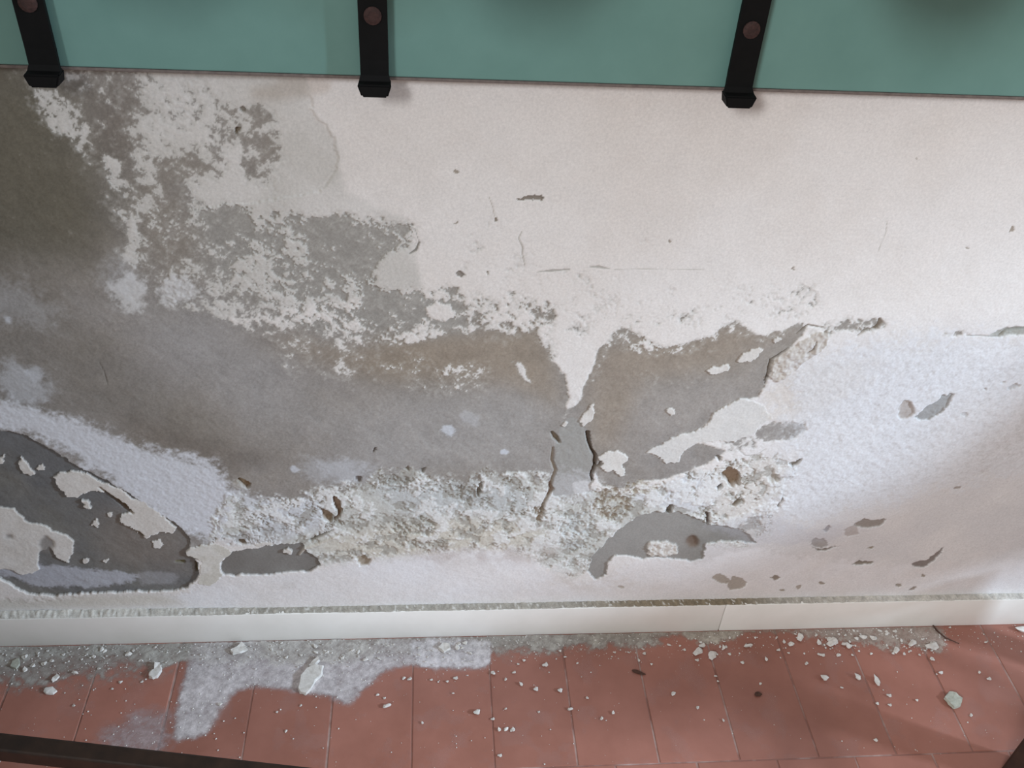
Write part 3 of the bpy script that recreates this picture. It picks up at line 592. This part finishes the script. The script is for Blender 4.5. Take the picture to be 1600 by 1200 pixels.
# ------------------------------------------------------------------ floor: tiles on mortar
rnd = random.Random(4)
bm = bmesh.new(); box(bm, (0.1, -1.2, -0.0213), (6.6, 2.44, 0.04))
floor = tag(link('floor', bm_mesh(bm), M_GROUT), 'floor of terracotta tiles with pale mortar joints', kind='structure')
TW, TL, GAP = 0.15, 0.30, 0.0032
def tile_mesh(w, l, seed):
    r = random.Random(seed); b = bmesh.new(); box(b, (0, 0, -0.007), (w, l, 0.014), bevel=0.0011, seg=2)
    for v in b.verts:
        if v.co.z > -0.001: v.co.z += r.uniform(-0.0003, 0.0002)
    return bm_mesh(b, 'tile')
tms = [tile_mesh(TW - GAP, TL - GAP, s) for s in range(6)]
for m_ in tms: m_.materials.append(M_TILE)
x_anchor = float(on_floor(np.array([768.0]), np.array([1100.0]))[0][0])
y_cross = -0.300
for row in range(3):
    y = y_cross + TL / 2 - row * TL; off = 0.068 if row % 2 else 0.0
    for k in range(-8, 11):
        t = link('tile', rnd.choice(tms), None, floor)
        t.location = (x_anchor + (k + 0.5) * TW + off + rnd.uniform(-0.0006, 0.0006), y + rnd.uniform(-0.0006, 0.0006), rnd.uniform(-0.0004, 0.0))
        t.rotation_euler = (rnd.uniform(-0.001, 0.001), rnd.uniform(-0.001, 0.001), rnd.uniform(-0.003, 0.003) + (math.pi if rnd.random() < 0.5 else 0))

# ------------------------------------------------------------------ skirting in lengths, dusty ledge
BY, BZ = -0.016, 0.084
xj = float(on_wall(np.array([1129.0]), np.array([965.0]), BY)[0][0])
skirt = tag(empty('baseboard_back', (0, 0, 0)), 'cream painted skirting along the foot of the wall', kind='structure')
for a, b_, nm in [(-1.07, xj - 0.0009, 'skirting_length'), (xj + 0.0009, 3.2, 'skirting_length')]:
    bm = bmesh.new(); box(bm, ((a + b_) / 2, BY / 2 + 0.003, BZ / 2), (b_ - a, -BY + 0.006, BZ), bevel=0.0012, seg=2)
    link(nm, bm_mesh(bm), M_BASE, skirt, True)
def ledge_dust():
    xs = np.arange(-1.06, 1.5, 0.0022); n = len(xs); prof = np.array([0.0, 0.2, 0.45, 0.7, 0.9, 1.0]); k = len(prof)
    nn = fbm((k, n), 3.5, 77, 3, 0.6) ; n1 = fbm((2, n), 60, 78, 4, 0.6)[0]; n2 = fbm((k, n), 1.6, 79, 2, 0.7)
    px = 800 + xs * 0  # pixel column is only used for where the heaps lie along the wall
    heap = np.clip(sst(-0.30, -0.62, xs), 0, 1)
    depth = 0.0146 + 0.0008 * n1
    X = np.tile(xs, (k, 1)); Y = -0.0005 - prof[:, None] * (depth[None] + 0.0009 * nn)
    Zz = BZ + 0.0006 + (0.0012 + 0.004 * heap[None]) * (1 - prof[:, None]) + 0.0007 * nn + 0.0006 * n2 * (1 + heap[None]); Zz[-1] = BZ + 0.0001
    base = lin((164, 159, 149)) * np.ones((k, n, 3))
    ol = sst(0.25, 0.45, xs) * (1 - sst(0.62, 0.72, xs)); base = base * (1 - 0.75 * ol[None, :, None]) + lin((128, 112, 86)) * 0.75 * ol[None, :, None]
    pale = np.clip(heap + 0.95 * sst(0.62, 0.95, xs), 0, 1); base = base * (1 - 0.85 * pale[None, :, None]) + lin((204, 200, 192)) * 0.85 * pale[None, :, None]
    base *= (1 + 0.16 * nn + 0.16 * n2)[..., None]
    sp = n2 > 0.75; base[sp] = lin((206, 204, 198))
    me = bpy.data.meshes.new('ledge_dust'); idx = np.arange(k * n).reshape(k, n)
    q = np.stack([idx[:-1, :-1], idx[1:, :-1], idx[1:, 1:], idx[:-1, 1:]], -1).reshape(-1, 4)
    me.from_pydata(np.stack([X, Y, Zz], -1).reshape(-1, 3).tolist(), [], q.tolist())
    at = me.attributes.new('albedo', 'FLOAT_COLOR', 'POINT'); at.data.foreach_set('color', np.concatenate([np.clip(base, 0, .9), np.ones((k, n, 1))], -1).reshape(-1).astype(np.float32))
    return tag(link('ledge_dust', me, M_LEDGE, skirt, True), 'grey dust lying on the skirting ledge', kind='stuff')
ledge_dust()

# ------------------------------------------------------------------ fallen plaster dust on the tiles
fc = Canvas(-1.06, 1.27, -0.30, -0.0165, 0.0025, lambda a, b: on_floor(a, b)[:, :2])
def floor_dust():
    S = fc.shape; f1 = fbm(S, fc.mm(9), 91, 4, 0.7); f2 = fbm(S, fc.mm(40), 92, 5, 0.6)
    a = np.zeros(S); colr = np.ones(S + (3,)) * lin((186, 180, 182))
    def add(pts, soft, amt, c=None, n=0.5, lo=0.25, hi=0.75):
        nonlocal a, colr
        m = fc.poly(pts, soft); v = sst(lo, hi, m + n * (0.4 * f2 + 0.3 * f1) * np.clip(m * (1 - m) * 4, 0, 1)) * amt
        if c is not None: w = np.clip(v / (v + a + 1e-4), 0, 1); colr = colr * (1 - w[..., None]) + lin(c) * w[..., None]
        a = np.maximum(a, v)
    add([(-300, 990), (300, 990), (300, 1035), (200, 1050), (60, 1070), (-300, 1085)], 24, 0.66, (164, 162, 156), 0.9, 0.05, 0.95)
    add([(-300, 990), (1100, 985), (1000, 1008), (880, 1014), (760, 1022), (300, 1036), (-300, 1030)], 13, 0.80, (176, 173, 166), 0.8, 0.1, 0.9)
    add([(290, 1050), (302, 1000), (770, 1000), (765, 1020), (764, 1043), (700, 1045), (640, 1040), (606, 1046), (575, 1072), (545, 1101), (528, 1100), (522, 1088), (470, 1080), (400, 1072), (372, 1078), (348, 1100),
         (328, 1140), (312, 1152), (268, 1160), (275, 1120)], 9, 0.84, (202, 196, 197), 0.3, 0.15, 0.85)
    add([(265, 1165), (270, 1120), (240, 1105), (190, 1130), (145, 1160), (200, 1185), (245, 1180)], 18, 0.5, (182, 172, 174), 0.5, 0.05, 0.95)
    add([(400, 995), (600, 995), (560, 1030), (420, 1040)], 12, 0.8, (186, 182, 174), 0.8, 0.1, 0.9)
    add([(640, 1000), (770, 1000), (764, 1043), (655, 1043), (645, 1025)], 6, 0.93, (216, 212, 215), 0.5)
    add([(1060, 985), (1180, 980), (1150, 998), (1100, 1006), (1070, 998)], 7, 0.7, (190, 184, 172), 0.9, 0.1, 0.9)
    add([(1230, 980), (1480, 968), (1470, 1020), (1400, 1010), (1300, 1006), (1240, 998)], 13, 0.5, (188, 182, 172), 1.6, 0.25, 1.0)
    add([(900, 985), (1250, 975), (1250, 986), (900, 1004)], 8, 0.55, (166, 158, 146), 1.0, 0.1, 1.0)
    a += 0.05 * np.clip(f2 + 0.2, 0, 1)
    h = 0.0006 + 0.0022 * np.clip(a - 0.45, 0, 1) * np.clip(0.6 + f2 + 0.8 * f1, 0, 2) * np.clip((fc.v + 0.11) / 0.09, 0.08, 1)[:, None]
    colr = np.clip(colr * (1 + 0.12 * f1 + 0.08 * f2)[..., None], 0, 0.9); a = np.clip(a * (0.95 + 0.16 * f1), 0, 0.97)
    ny, nx = S; X, Y = np.meshgrid(fc.u, fc.v); keep = a > 0.03
    idx = np.arange(ny * nx).reshape(ny, nx); q = np.stack([idx[:-1, :-1], idx[:-1, 1:], idx[1:, 1:], idx[1:, :-1]], -1).reshape(-1, 4)
    q = q[keep.reshape(-1)[q].any(1)]; used, inv = np.unique(q, return_inverse=True); inv = inv.reshape(-1)
    co = np.stack([X, Y, h], -1).reshape(-1, 3)[used].astype(np.float32); al = np.concatenate([colr, a[..., None]], -1).reshape(-1, 4)[used].astype(np.float32)
    me = bpy.data.meshes.new('plaster_dust'); me.vertices.add(len(used)); me.vertices.foreach_set('co', co.ravel()); me.loops.add(len(inv)); me.loops.foreach_set('vertex_index', inv.astype(np.int32))
    me.polygons.add(len(q)); me.polygons.foreach_set('loop_start', np.arange(0, len(inv), 4, dtype=np.int32)); me.polygons.foreach_set('loop_total', np.full(len(q), 4, np.int32))
    at = me.attributes.new('albedo', 'FLOAT_COLOR', 'POINT'); at.data.foreach_set('color', al.ravel()); me.update(calc_edges=True)
    return tag(link('plaster_dust', me, M_DUST, None, True), 'whitish plaster dust spread over the tiles along the skirting', 'dust', kind='stuff'), a
dust, dust_a = floor_dust()

# crumbs ------------------------------------------------------------
def crumb_mesh(seed, flat=0.6, sub=2, jag=0.28):
    r = random.Random(seed); b = bmesh.new(); bmesh.ops.create_icosphere(b, subdivisions=sub, radius=0.5)
    dirs = [(Vector((r.gauss(0, 1), r.gauss(0, 1), r.gauss(0, 1))).normalized(), r.uniform(0.16, 0.44)) for _ in range(9)]
    for v in b.verts:
        for d, t in dirs:
            e = v.co.dot(d) - t
            if e > 0: v.co -= d * e
        v.co *= 1 + r.uniform(-jag, jag) * 0.7; v.co.x *= 1.25
        v.co.z *= flat
    zmin = min(v.co.z for v in b.verts)
    for v in b.verts: v.co.z -= zmin * 0.92
    return bm_mesh(b, 'crumb')
cm_w = [crumb_mesh(s, 0.55 + 0.1 * (s % 3)) for s in range(8)]
cm_g = [m_.copy() for m_ in cm_w[:3]]; cm_d = [m_.copy() for m_ in cm_w[:2]]
for ms, mt in ((cm_w, M_CRUMB), (cm_g, M_CRUMB_GREY), (cm_d, M_CRUMB_DARK)):
    for m_ in ms: m_.materials.append(mt)
def dz(x, y): return 0.0005
def crumb(px, py, w, h, label, group=None, rz=None, mesh=None, name='plaster_crumb', cat='plaster crumb'):
    p = on_floor(np.array([float(px)]), np.array([float(py) + h * 0.25]))[0]
    s = w / 820.0; d = max(h, 3) / 640.0
    o = link(name, mesh or cm_w[rnd.randrange(len(cm_w))], None); o.location = (p[0], p[1], dz(p[0], p[1])); o.scale = (s, d, min(s, d) * 0.9)
    o.rotation_euler = (0, 0, rnd.uniform(-0.5, 0.5) if rz is None else rz)
    return tag(o, label, cat, group)
def slab_flake(px, py, pts, t, label, mat, tilt=(0, 0)):
    """flat broken flake: outline in photo px on the floor, real thickness"""
    P = [on_floor(np.array([float(a)]), np.array([float(b)]))[0] for a, b in pts]; c = sum(P) / len(P)
    b = bmesh.new(); lo = [b.verts.new((p[0] - c[0], p[1] - c[1], 0)) for p in P]; f = b.faces.new(lo)
    r = bmesh.ops.extrude_face_region(b, geom=[f]); up = [v for v in r['geom'] if isinstance(v, bmesh.types.BMVert)]
    for v in up: v.co.z = t * rnd.uniform(0.75, 1.25); v.co.x *= 0.93; v.co.y *= 0.93
    bmesh.ops.triangulate(b, faces=[f_ for f_ in b.faces if len(f_.verts) > 4]); bmesh.ops.subdivide_edges(b, edges=b.edges[:], cuts=1, use_grid_fill=True)
    for v in b.verts: v.co += Vector((rnd.uniform(-1, 1), rnd.uniform(-1, 1), rnd.uniform(-0.6, 0.6) if v.co.z > t * 0.4 else 0)) * t * 0.14
    o = link('plaster_flake', bm_mesh(b, 'flake'), mat); o.location = (c[0], c[1], 0.0012); o.rotation_euler = (*tilt, 0)
    return tag(o, label, 'plaster flake')
slab_flake(0, 0, [(466, 1078), (470, 1058), (480, 1046), (494, 1040), (506, 1042), (504, 1056), (493, 1066), (486, 1080), (478, 1087), (468, 1084)], 0.007, 'largest white plaster flake, jagged, on the dusty tiles', M_CRUMB, (0.02, 0.0))
slab_flake(0, 0, [(233, 1060), (234, 1052), (242, 1048), (244, 1038), (251, 1038), (253, 1050), (247, 1060), (239, 1063)], 0.007, 'curved white plaster flake on the left tiles near the dust patch', M_CRUMB)
slab_flake(0, 0, [(68, 1082), (72, 1076), (84, 1075), (90, 1081), (84, 1086), (72, 1086)], 0.004, 'flat oval white flake, lowest of the left flakes', M_CRUMB)
slab_flake(0, 0, [(81, 1065), (84, 1059), (91, 1055), (94, 1058), (88, 1064), (83, 1067)], 0.004, 'small white flake above the oval one on the left', M_CRUMB)
slab_flake(0, 0, [(17, 1044), (20, 1034), (30, 1030), (32, 1040), (26, 1047)], 0.004, 'pale dusty flake nearest the left margin', M_CRUMB_GREY)
slab_flake(0, 0, [(360, 1018), (370, 1013), (378, 1006), (384, 1010), (388, 1017), (376, 1022), (364, 1024)], 0.006, 'pale flake leaning in the dust under the skirting', M_CRUMB)
slab_flake(0, 0, [(482, 1042), (488, 1034), (498, 1028), (500, 1033), (494, 1040), (488, 1046)], 0.006, 'white flake just above the largest flake', M_CRUMB)
slab_flake(0, 0, [(1474, 1092), (1482, 1082), (1492, 1085), (1502, 1094), (1500, 1106), (1490, 1109), (1482, 1102)], 0.007, 'grey green mortar chunk on the right tiles', M_CRUMB_GREY)
slab_flake(0, 0, [(684, 1014), (692, 1006), (702, 1008), (704, 1016), (694, 1021)], 0.006, 'white plaster piece in the dust heap by the tile joint', M_CRUMB)
for px, py, w, h, lab in [(605, 1102, 11, 8, 'white crumb alone on the tile right of the dust patch'), (745, 1111, 11, 9, 'pale crumb nearest the middle tile joint'), (1288, 1057, 13, 11, 'bright white crumb, left of three in a row'),
                          (1339, 1056, 11, 10, 'bright white crumb, middle of three in a row'), (1369, 1060, 11, 16, 'tall white crumb, right of three in a row'), (1300, 1002, 20, 15, 'largest white crumb under the right skirting'),
                          (1250, 994, 13, 13, 'white crumb left of the largest one under the right skirting'), (1090, 1017, 16, 13, 'pale crumb in the pair under the skirting joint'), (1113, 1022, 15, 15, 'right crumb of the pair under the skirting joint'),
                          (1169, 1008, 13, 8, 'white crumb between the skirting joint and the right heap'), (1456, 1008, 18, 16, 'pale lump at the right end of the crumb heap'), (1457, 1029, 9, 9, 'white crumb just below the right end of the heap'),
                          (1469, 1050, 8, 6, 'round white crumb below the heap end'), (1595, 981, 22, 12, 'pale lump against the skirting at the right margin'), (118, 1050, 9, 8, 'white crumb with a dark shadow among the left flakes'),
                          (875, 1077, 8, 8, 'white crumb, right of three in the middle'), (837, 1075, 8, 8, 'white crumb, middle of three in the middle'), (771, 1051, 9, 8, 'pale crumb at the top of the middle joint'),
                          (852, 1038, 8, 8, 'bright crumb on the middle tile nearest the skirting'), (891, 1107, 7, 7, 'white crumb beside the faint joint right of middle'), (1052, 1083, 7, 7, 'white crumb left of the pale joint'),
                          (1348, 994, 14, 9, 'white crumb between the two right heaps'), (1325, 1008, 11, 9, 'small lump right of the largest right crumb'), (1400, 1015, 12, 10, 'white lump under the right crumb heap'),
                          (201, 1021, 10, 8, 'white crumb of the left pair in the dust'), (160, 1014, 7, 7, 'tiny white crumb left of the pair in the dust'), (1365, 996, 12, 9, 'white lump left of the right heap'), (1425, 1004, 16, 10, 'pale long lump in the right heap')]:
    crumb(px, py, w, h, lab, 'plaster crumbs')
for px, py, w, h, rz, lab in [(997, 1050, 22, 6, -0.5, 'dark brown splinter lying on the middle tiles'), (1184, 1084, 11, 8, -0.4, 'dark brown bit on the tile right of the pale joint')]:
    crumb(px, py, w, h, lab, None, rz, cm_d[0], 'brown_bit', 'debris')
small = [(189, 1065), (222, 1065), (176, 1076), (116, 1102), (209, 1016), (243, 1011), (345, 1099), (447, 1142), (433, 1112), (470, 1102), (601, 1090), (660, 1129), (631, 1059), (674, 1062), (699, 1064), (712, 1059), (708, 1083), (780, 1139), (790, 1139),
         (802, 1139), (810, 1037), (819, 1031), (814, 1068), (790, 1061), (803, 1050), (875, 1016), (883, 1026), (902, 1036), (960, 1019), (982, 1019), (1006, 1020), (998, 1031), (918, 1090), (958, 1113), (940, 1122), (790, 1107), (842, 1112), (792, 1138),
         (800, 1140), (770, 1123), (781, 1180), (1018, 1037), (1089, 1031), (1045, 1007), (1140, 1021), (1160, 1034), (1197, 1029), (1188, 1068), (1118, 1056), (1122, 1064), (1260, 1036), (1232, 1020), (1216, 1015), (1280, 1022), (1315, 1074), (1389, 1086), (1390, 1101),
         (1370, 1098), (1432, 1093), (1517, 1117), (1545, 1060), (1530, 1050), (1540, 1003), (1484, 980), (1361, 1021), (1332, 1023), (1437, 1023), (1368, 1155), (1130, 1125), (1090, 1105), (640, 1060), (590, 1085), (560, 1018), (440, 1004), (512, 1018), (577, 1012), (655, 1012), (722, 1012), (735, 1020),
         (128, 1030), (150, 1034), (60, 1020), (100, 1022), (280, 1018), (1385, 990), (1408, 1000), (1440, 998), (1275, 992), (1310, 990), (1290, 1012), (1180, 996), (1140, 996), (1070, 1015), (1125, 1010), (930, 1000), (1225, 1002), (1420, 1018), (1445, 1016)]
for px, py in small:
    s = rnd.uniform(3.5, 6.5); z = ('in the dusty lower left corner', 'around the pale dust patch', 'on the middle tiles', 'under the skirting joint', 'around the crumb heap on the right')[sum(px > t for t in (300, 765, 1010, 1205))]
    crumb(px, py, s, s, 'tiny white plaster crumb strewn on the tiles ' + z, 'tiny crumbs ' + z)
for (x0, y0, x1, y1), n, z in [((1235, 984, 1478, 1024), 46, 'around the crumb heap on the right'), ((1062, 1002, 1135, 1026), 10, 'under the skirting joint'), ((400, 1003, 760, 1034), 24, 'around the pale dust patch'), ((20, 1012, 290, 1048), 14, 'in the dusty lower left corner')]:
    for _ in range(n):
        s = 3.5 + 6.0 * rnd.random() ** 2; crumb(rnd.uniform(x0, x1), y0 + (y1 - y0) * rnd.random() ** 1.4, s, s * 0.9, 'tiny white plaster crumb strewn on the tiles ' + z, 'tiny crumbs ' + z)
fp = [on_floor(np.array([a_]), np.array([b_]))[0] for a_, b_ in ((1453.0, 972.0), (1462.0, 986.0), (1476.0, 998.0), (1498.0, 1007.0))]
bm = bmesh.new(); tube(bm, [(p[0], p[1], 0.0022 + 0.0015 * math.sin(k)) for k, p in enumerate(fp)], [0.0012, 0.0018, 0.0016, 0.0008], 6)
tag(link('twig', bm_mesh(bm), M_CRUMB_DARK), 'thin curved brown twig lying right of the crumb heap', 'twig')
def grit():
    rg = np.random.default_rng(8); V = []; Fc = []
    dens = fc.blur(dust_a, 12); ny, nx = fc.shape; n = 0
    while n < 2600:
        j, i = rg.integers(0, ny), rg.integers(0, nx)
        if rg.random() > dens[j, i] * 0.9 + 0.035 + 0.35 * (fc.v[j] > -0.075): continue
        n += 1; s = 0.0006 + 0.0016 * rg.random() ** 3; a = rg.random() * 6.28; k = len(V)
        cx, cy = fc.u[i], fc.v[j] - 0.002; hz = 0.0006 + (0.002 if dens[j, i] > 0.6 and fc.v[j] > -0.08 else 0)
        for t in range(4): V.append((cx + s * math.cos(a + t * 1.57) * (0.7 + 0.5 * rg.random()), cy + s * math.sin(a + t * 1.57) * (0.7 + 0.5 * rg.random()), hz))
        V.append((cx, cy, hz + s * 0.9)); Fc += [(k, k + 1, k + 4), (k + 1, k + 2, k + 4), (k + 2, k + 3, k + 4), (k + 3, k, k + 4), (k + 3, k + 2, k + 1, k)]
    me = bpy.data.meshes.new('grit'); me.from_pydata(V, [], Fc)
    return tag(link('grit', me, M_CRUMB, dust), 'fine plaster grit', kind='stuff')
grit()

# ------------------------------------------------------------------ green panel on iron straps
PY = -0.022                                               # front face of the panel
zb = float(on_wall(np.array([800.0]), np.array([131.0]), PY)[0][2])
panel = empty('green_panel', (0.0, PY, zb))
tag(panel, 'green painted board fixed to the wall with black iron straps', 'panel')
bm = bmesh.new(); box(bm, (0.465, 0.008, 0.35), (3.05, 0.016, 0.692), bevel=0.0015, seg=2); link('board', bm_mesh(bm), M_GREEN, panel)
bm = bmesh.new(); box(bm, (0.465, 0.008, 0.0018), (3.05, 0.0168, 0.0036), bevel=0.0006); tag(link('board_edge', bm_mesh(bm), M_EDGE, panel), 'worn brownish lower edge')
def strap(px, py, w=0.034):
    x = float(on_wall(np.array([float(px)]), np.array([float(py)]), PY)[0][0])
    off = 0.011                                           # the strap stands a little off the board
    pts = [(0.70, off), (0.10, off), (0.03, off), (0.012, off + 0.001), (0.003, off + 0.006), (-0.001, off + 0.018)]
    b = bmesh.new(); th = 0.006; prev = None; rows = []
    for i, (z, o) in enumerate(pts):
        ww = w * (1.0 if i < 4 else 1.12)
        n = (0, 1) if i < 4 else ((0.5, 0.8) if i == 4 else (1, 0.1))
        rows.append([b.verts.new((x + sx * ww / 2, -(o + d * n[1] * th), z + d * n[0] * th)) for d in (0, 1) for sx in (-1, 1)])
    for a, c in zip(rows, rows[1:]):
        b.faces.new((a[0], a[1], c[1], c[0])); b.faces.new((a[2], c[2], c[3], a[3])); b.faces.new((a[0], c[0], c[2], a[2])); b.faces.new((a[1], a[3], c[3], c[1]))
    b.faces.new((rows[0][0], rows[0][2], rows[0][3], rows[0][1])); b.faces.new(rows[-1][i] for i in (0, 1, 3, 2))
    s = link('strap', bm_mesh(b), M_IRON, panel)
    b = bmesh.new(); y0, y1 = -(off - 0.002), -(off + 0.024); ht = 0.013
    lo = [b.verts.new((x + sx * w * 0.5, yy, -ht * 0.75)) for sx, yy in ((-1, y0), (1, y0), (0.92, y1), (-0.92, y1))]
    up = [b.verts.new((x + sx * w * 0.57, yy, ht * 0.45)) for sx, yy in ((-1, y0), (1, y0), (1.08, y1), (-1.08, y1))]
    b.faces.new(lo[::-1]); b.faces.new(up)
    for k in range(4): b.faces.new((lo[k], lo[(k + 1) % 4], up[(k + 1) % 4], up[k]))
    bmesh.ops.bevel(b, geom=b.edges[:], offset=0.002, segments=2, affect='EDGES'); link('hook_foot', bm_mesh(b), M_IRON, s)
    b = bmesh.new(); box(b, (x, -off / 2, 0.35), (w * 0.5, off, 0.02)); link('spacer', bm_mesh(b), M_IRON, s)
    zs = float(on_wall(np.array([800.0]), np.array([30.0]), PY - off)[0][2]) - zb
    b = bmesh.new(); tube(b, [(x, -(off + th - 0.001), zs), (x, -(off + th + 0.002), zs), (x, -(off + th + 0.0035), zs)], [0.0105, 0.0105, 0.006], 16)
    box(b, (x, -(off + th + 0.0036), zs), (0.012, 0.0006, 0.0016), rot=None); link('screw', bm_mesh(b), M_RUST, s)
strap(80, 110); strap(587, 125); strap(1147, 140)
for px in (318, 880, 1510):                               # unseen pegs added between the straps, their discs shading the board
    x = float(on_wall(np.array([float(px)]), np.array([20.0]), PY)[0][0]); x -= (1.7 + x) * 0.08
    b = bmesh.new(); tube(b, [(x, 0.001, 0.285), (x, -0.235, 0.285)], [0.012, 0.012], 12); bs = link('shade_peg', bm_mesh(b), M_IRON, panel)
    b = bmesh.new(); tube(b, [(x, -0.212, 0.285), (x, -0.222, 0.285), (x, -0.236, 0.285), (x, -0.246, 0.285)], [0.085, 0.100, 0.098, 0.06], 32); link('shade_disc', bm_mesh(b), M_IRON, bs)

# ------------------------------------------------------------------ dark furniture reaching into the corners
def leg(bm, a, b, ra, rb, n=4): tube(bm, [a, b], [ra, rb], n)
za = 0.36
pa = on_floor(np.array([0.0]), np.array([1167.0]), za)[0]; pb = on_floor(np.array([400.0]), np.array([1212.0]), za)[0]
d_ = (pb - pa) / (pb[0] - pa[0])
rack = empty('wooden_rack', (0.0, float(pa[1]) - 0.2, 0.0)); tag(rack, 'dark wooden low rack whose rail crosses the lower left corner', 'rack')
def bpart(name, fn):
    b = bmesh.new(); fn(b); me = bm_mesh(b); me.transform(Matrix.Translation(-rack.location)); return link(name, me, M_WOOD, rack)
xl, xr = -1.00, 0.45
L = pa + d_ * (xl - pa[0]); Rr = pa + d_ * (xr - pa[0]); ang = math.atan2(d_[1], 1.0); mid = (L + Rr) / 2
RZ = Matrix.Rotation(ang, 3, 'Z'); nrm = np.array([d_[1], -1.0, 0.0]); nrm /= np.linalg.norm(nrm)
for k in (0.0, 0.36):
    q = mid + nrm * k; bpart('rail', lambda b: box(b, tuple(q), ((Rr - L)[0] / math.cos(ang), 0.026, 0.030), RZ, 0.003, 2))
for e in (L, Rr):
    for k in (0.0, 0.36):
        q = e + nrm * k; bpart('leg', lambda b: box(b, (q[0], q[1], 0.1725), (0.034, 0.034, 0.345), RZ, 0.003, 1))
    q = e + nrm * 0.18; bpart('cross_rail', lambda b: box(b, (q[0], q[1], 0.12), (0.022, 0.33, 0.026), RZ, 0.003, 1))

# low stand: one foot shows in the lower right corner
def mpart(root, name, fn, mat=None):
    b = bmesh.new(); fn(b); return link(name, bm_mesh(b), mat or M_WOOD, root)
st = empty('low_stand', (1.314, -0.373, 0)); st.rotation_euler = (0, 0, math.radians(38)); tag(st, 'low dark wooden stand with one foot in the lower right corner', 'stand')
for sx in (-1, 1):
    for sy in (-1, 1): mpart(st, 'leg', lambda b: box(b, (sx * 0.163, sy * 0.163, 0.135), (0.050, 0.050, 0.27), None, 0.003, 1))
for s in (-1, 1):
    mpart(st, 'rail', lambda b: box(b, (s * 0.163, 0, 0.255), (0.014, 0.284, 0.018), None, 0.002, 1))
    mpart(st, 'rail', lambda b: box(b, (0, s * 0.163, 0.255), (0.284, 0.014, 0.018), None, 0.002, 1))
# unseen chair shape, added and formed to cast the shade on the lower right wall
ch = empty('shadow_chair', (1.78, -0.57, 0)); tag(ch, 'unseen chair-shaped shadow caster added beyond the right margin', 'chair')
for sx in (-1, 1):
    mpart(ch, 'leg', lambda b: box(b, (sx * 0.155, -0.08, 0.36), (0.032, 0.032, 0.72), None, 0.003, 1))
    mpart(ch, 'leg', lambda b: box(b, (sx * 0.155, 0.20, 0.36), (0.032, 0.032, 0.72), None, 0.003, 1))
    mpart(ch, 'back_post', lambda b: box(b, (sx * 0.155, 0.272, 0.925), (0.032, 0.028, 0.40), Matrix.Rotation(-0.40, 3, 'X'), 0.003, 1))
mpart(ch, 'seat', lambda b: box(b, (0, 0.06, 0.735), (0.36, 0.35, 0.03), None, 0.006, 2))
for s in (-1, 1):
    mpart(ch, 'apron', lambda b: box(b, (s * 0.155, 0.06, 0.675), (0.018, 0.27, 0.09), None, 0.002, 1))
    mpart(ch, 'apron', lambda b: box(b, (0, 0.06 + s * 0.14, 0.675), (0.29, 0.018, 0.09), None, 0.002, 1))
mpart(ch, 'back_panel', lambda b: box(b, (0, 0.272, 0.925), (0.29, 0.014, 0.37), Matrix.Rotation(-0.40, 3, 'X'), 0.003, 1))
# unseen cupboard shape, added to keep window light off the panel and upper wall
cu = empty('light_blocker', (2.62, 0.0, 1.50)); tag(cu, 'unseen cupboard shape added beyond the right margin to block window light', 'cupboard')
mpart(cu, 'body', lambda b: box(b, (0, -0.176, 0.40), (0.60, 0.34, 0.80), None, 0.004, 1))
mpart(cu, 'door', lambda b: box(b, (-0.29, -0.676, 0.40), (0.02, 0.62, 0.80), None, 0.003, 1))
mpart(cu, 'door', lambda b: box(b, (0.29, -0.676, 0.40), (0.02, 0.62, 0.80), None, 0.003, 1))
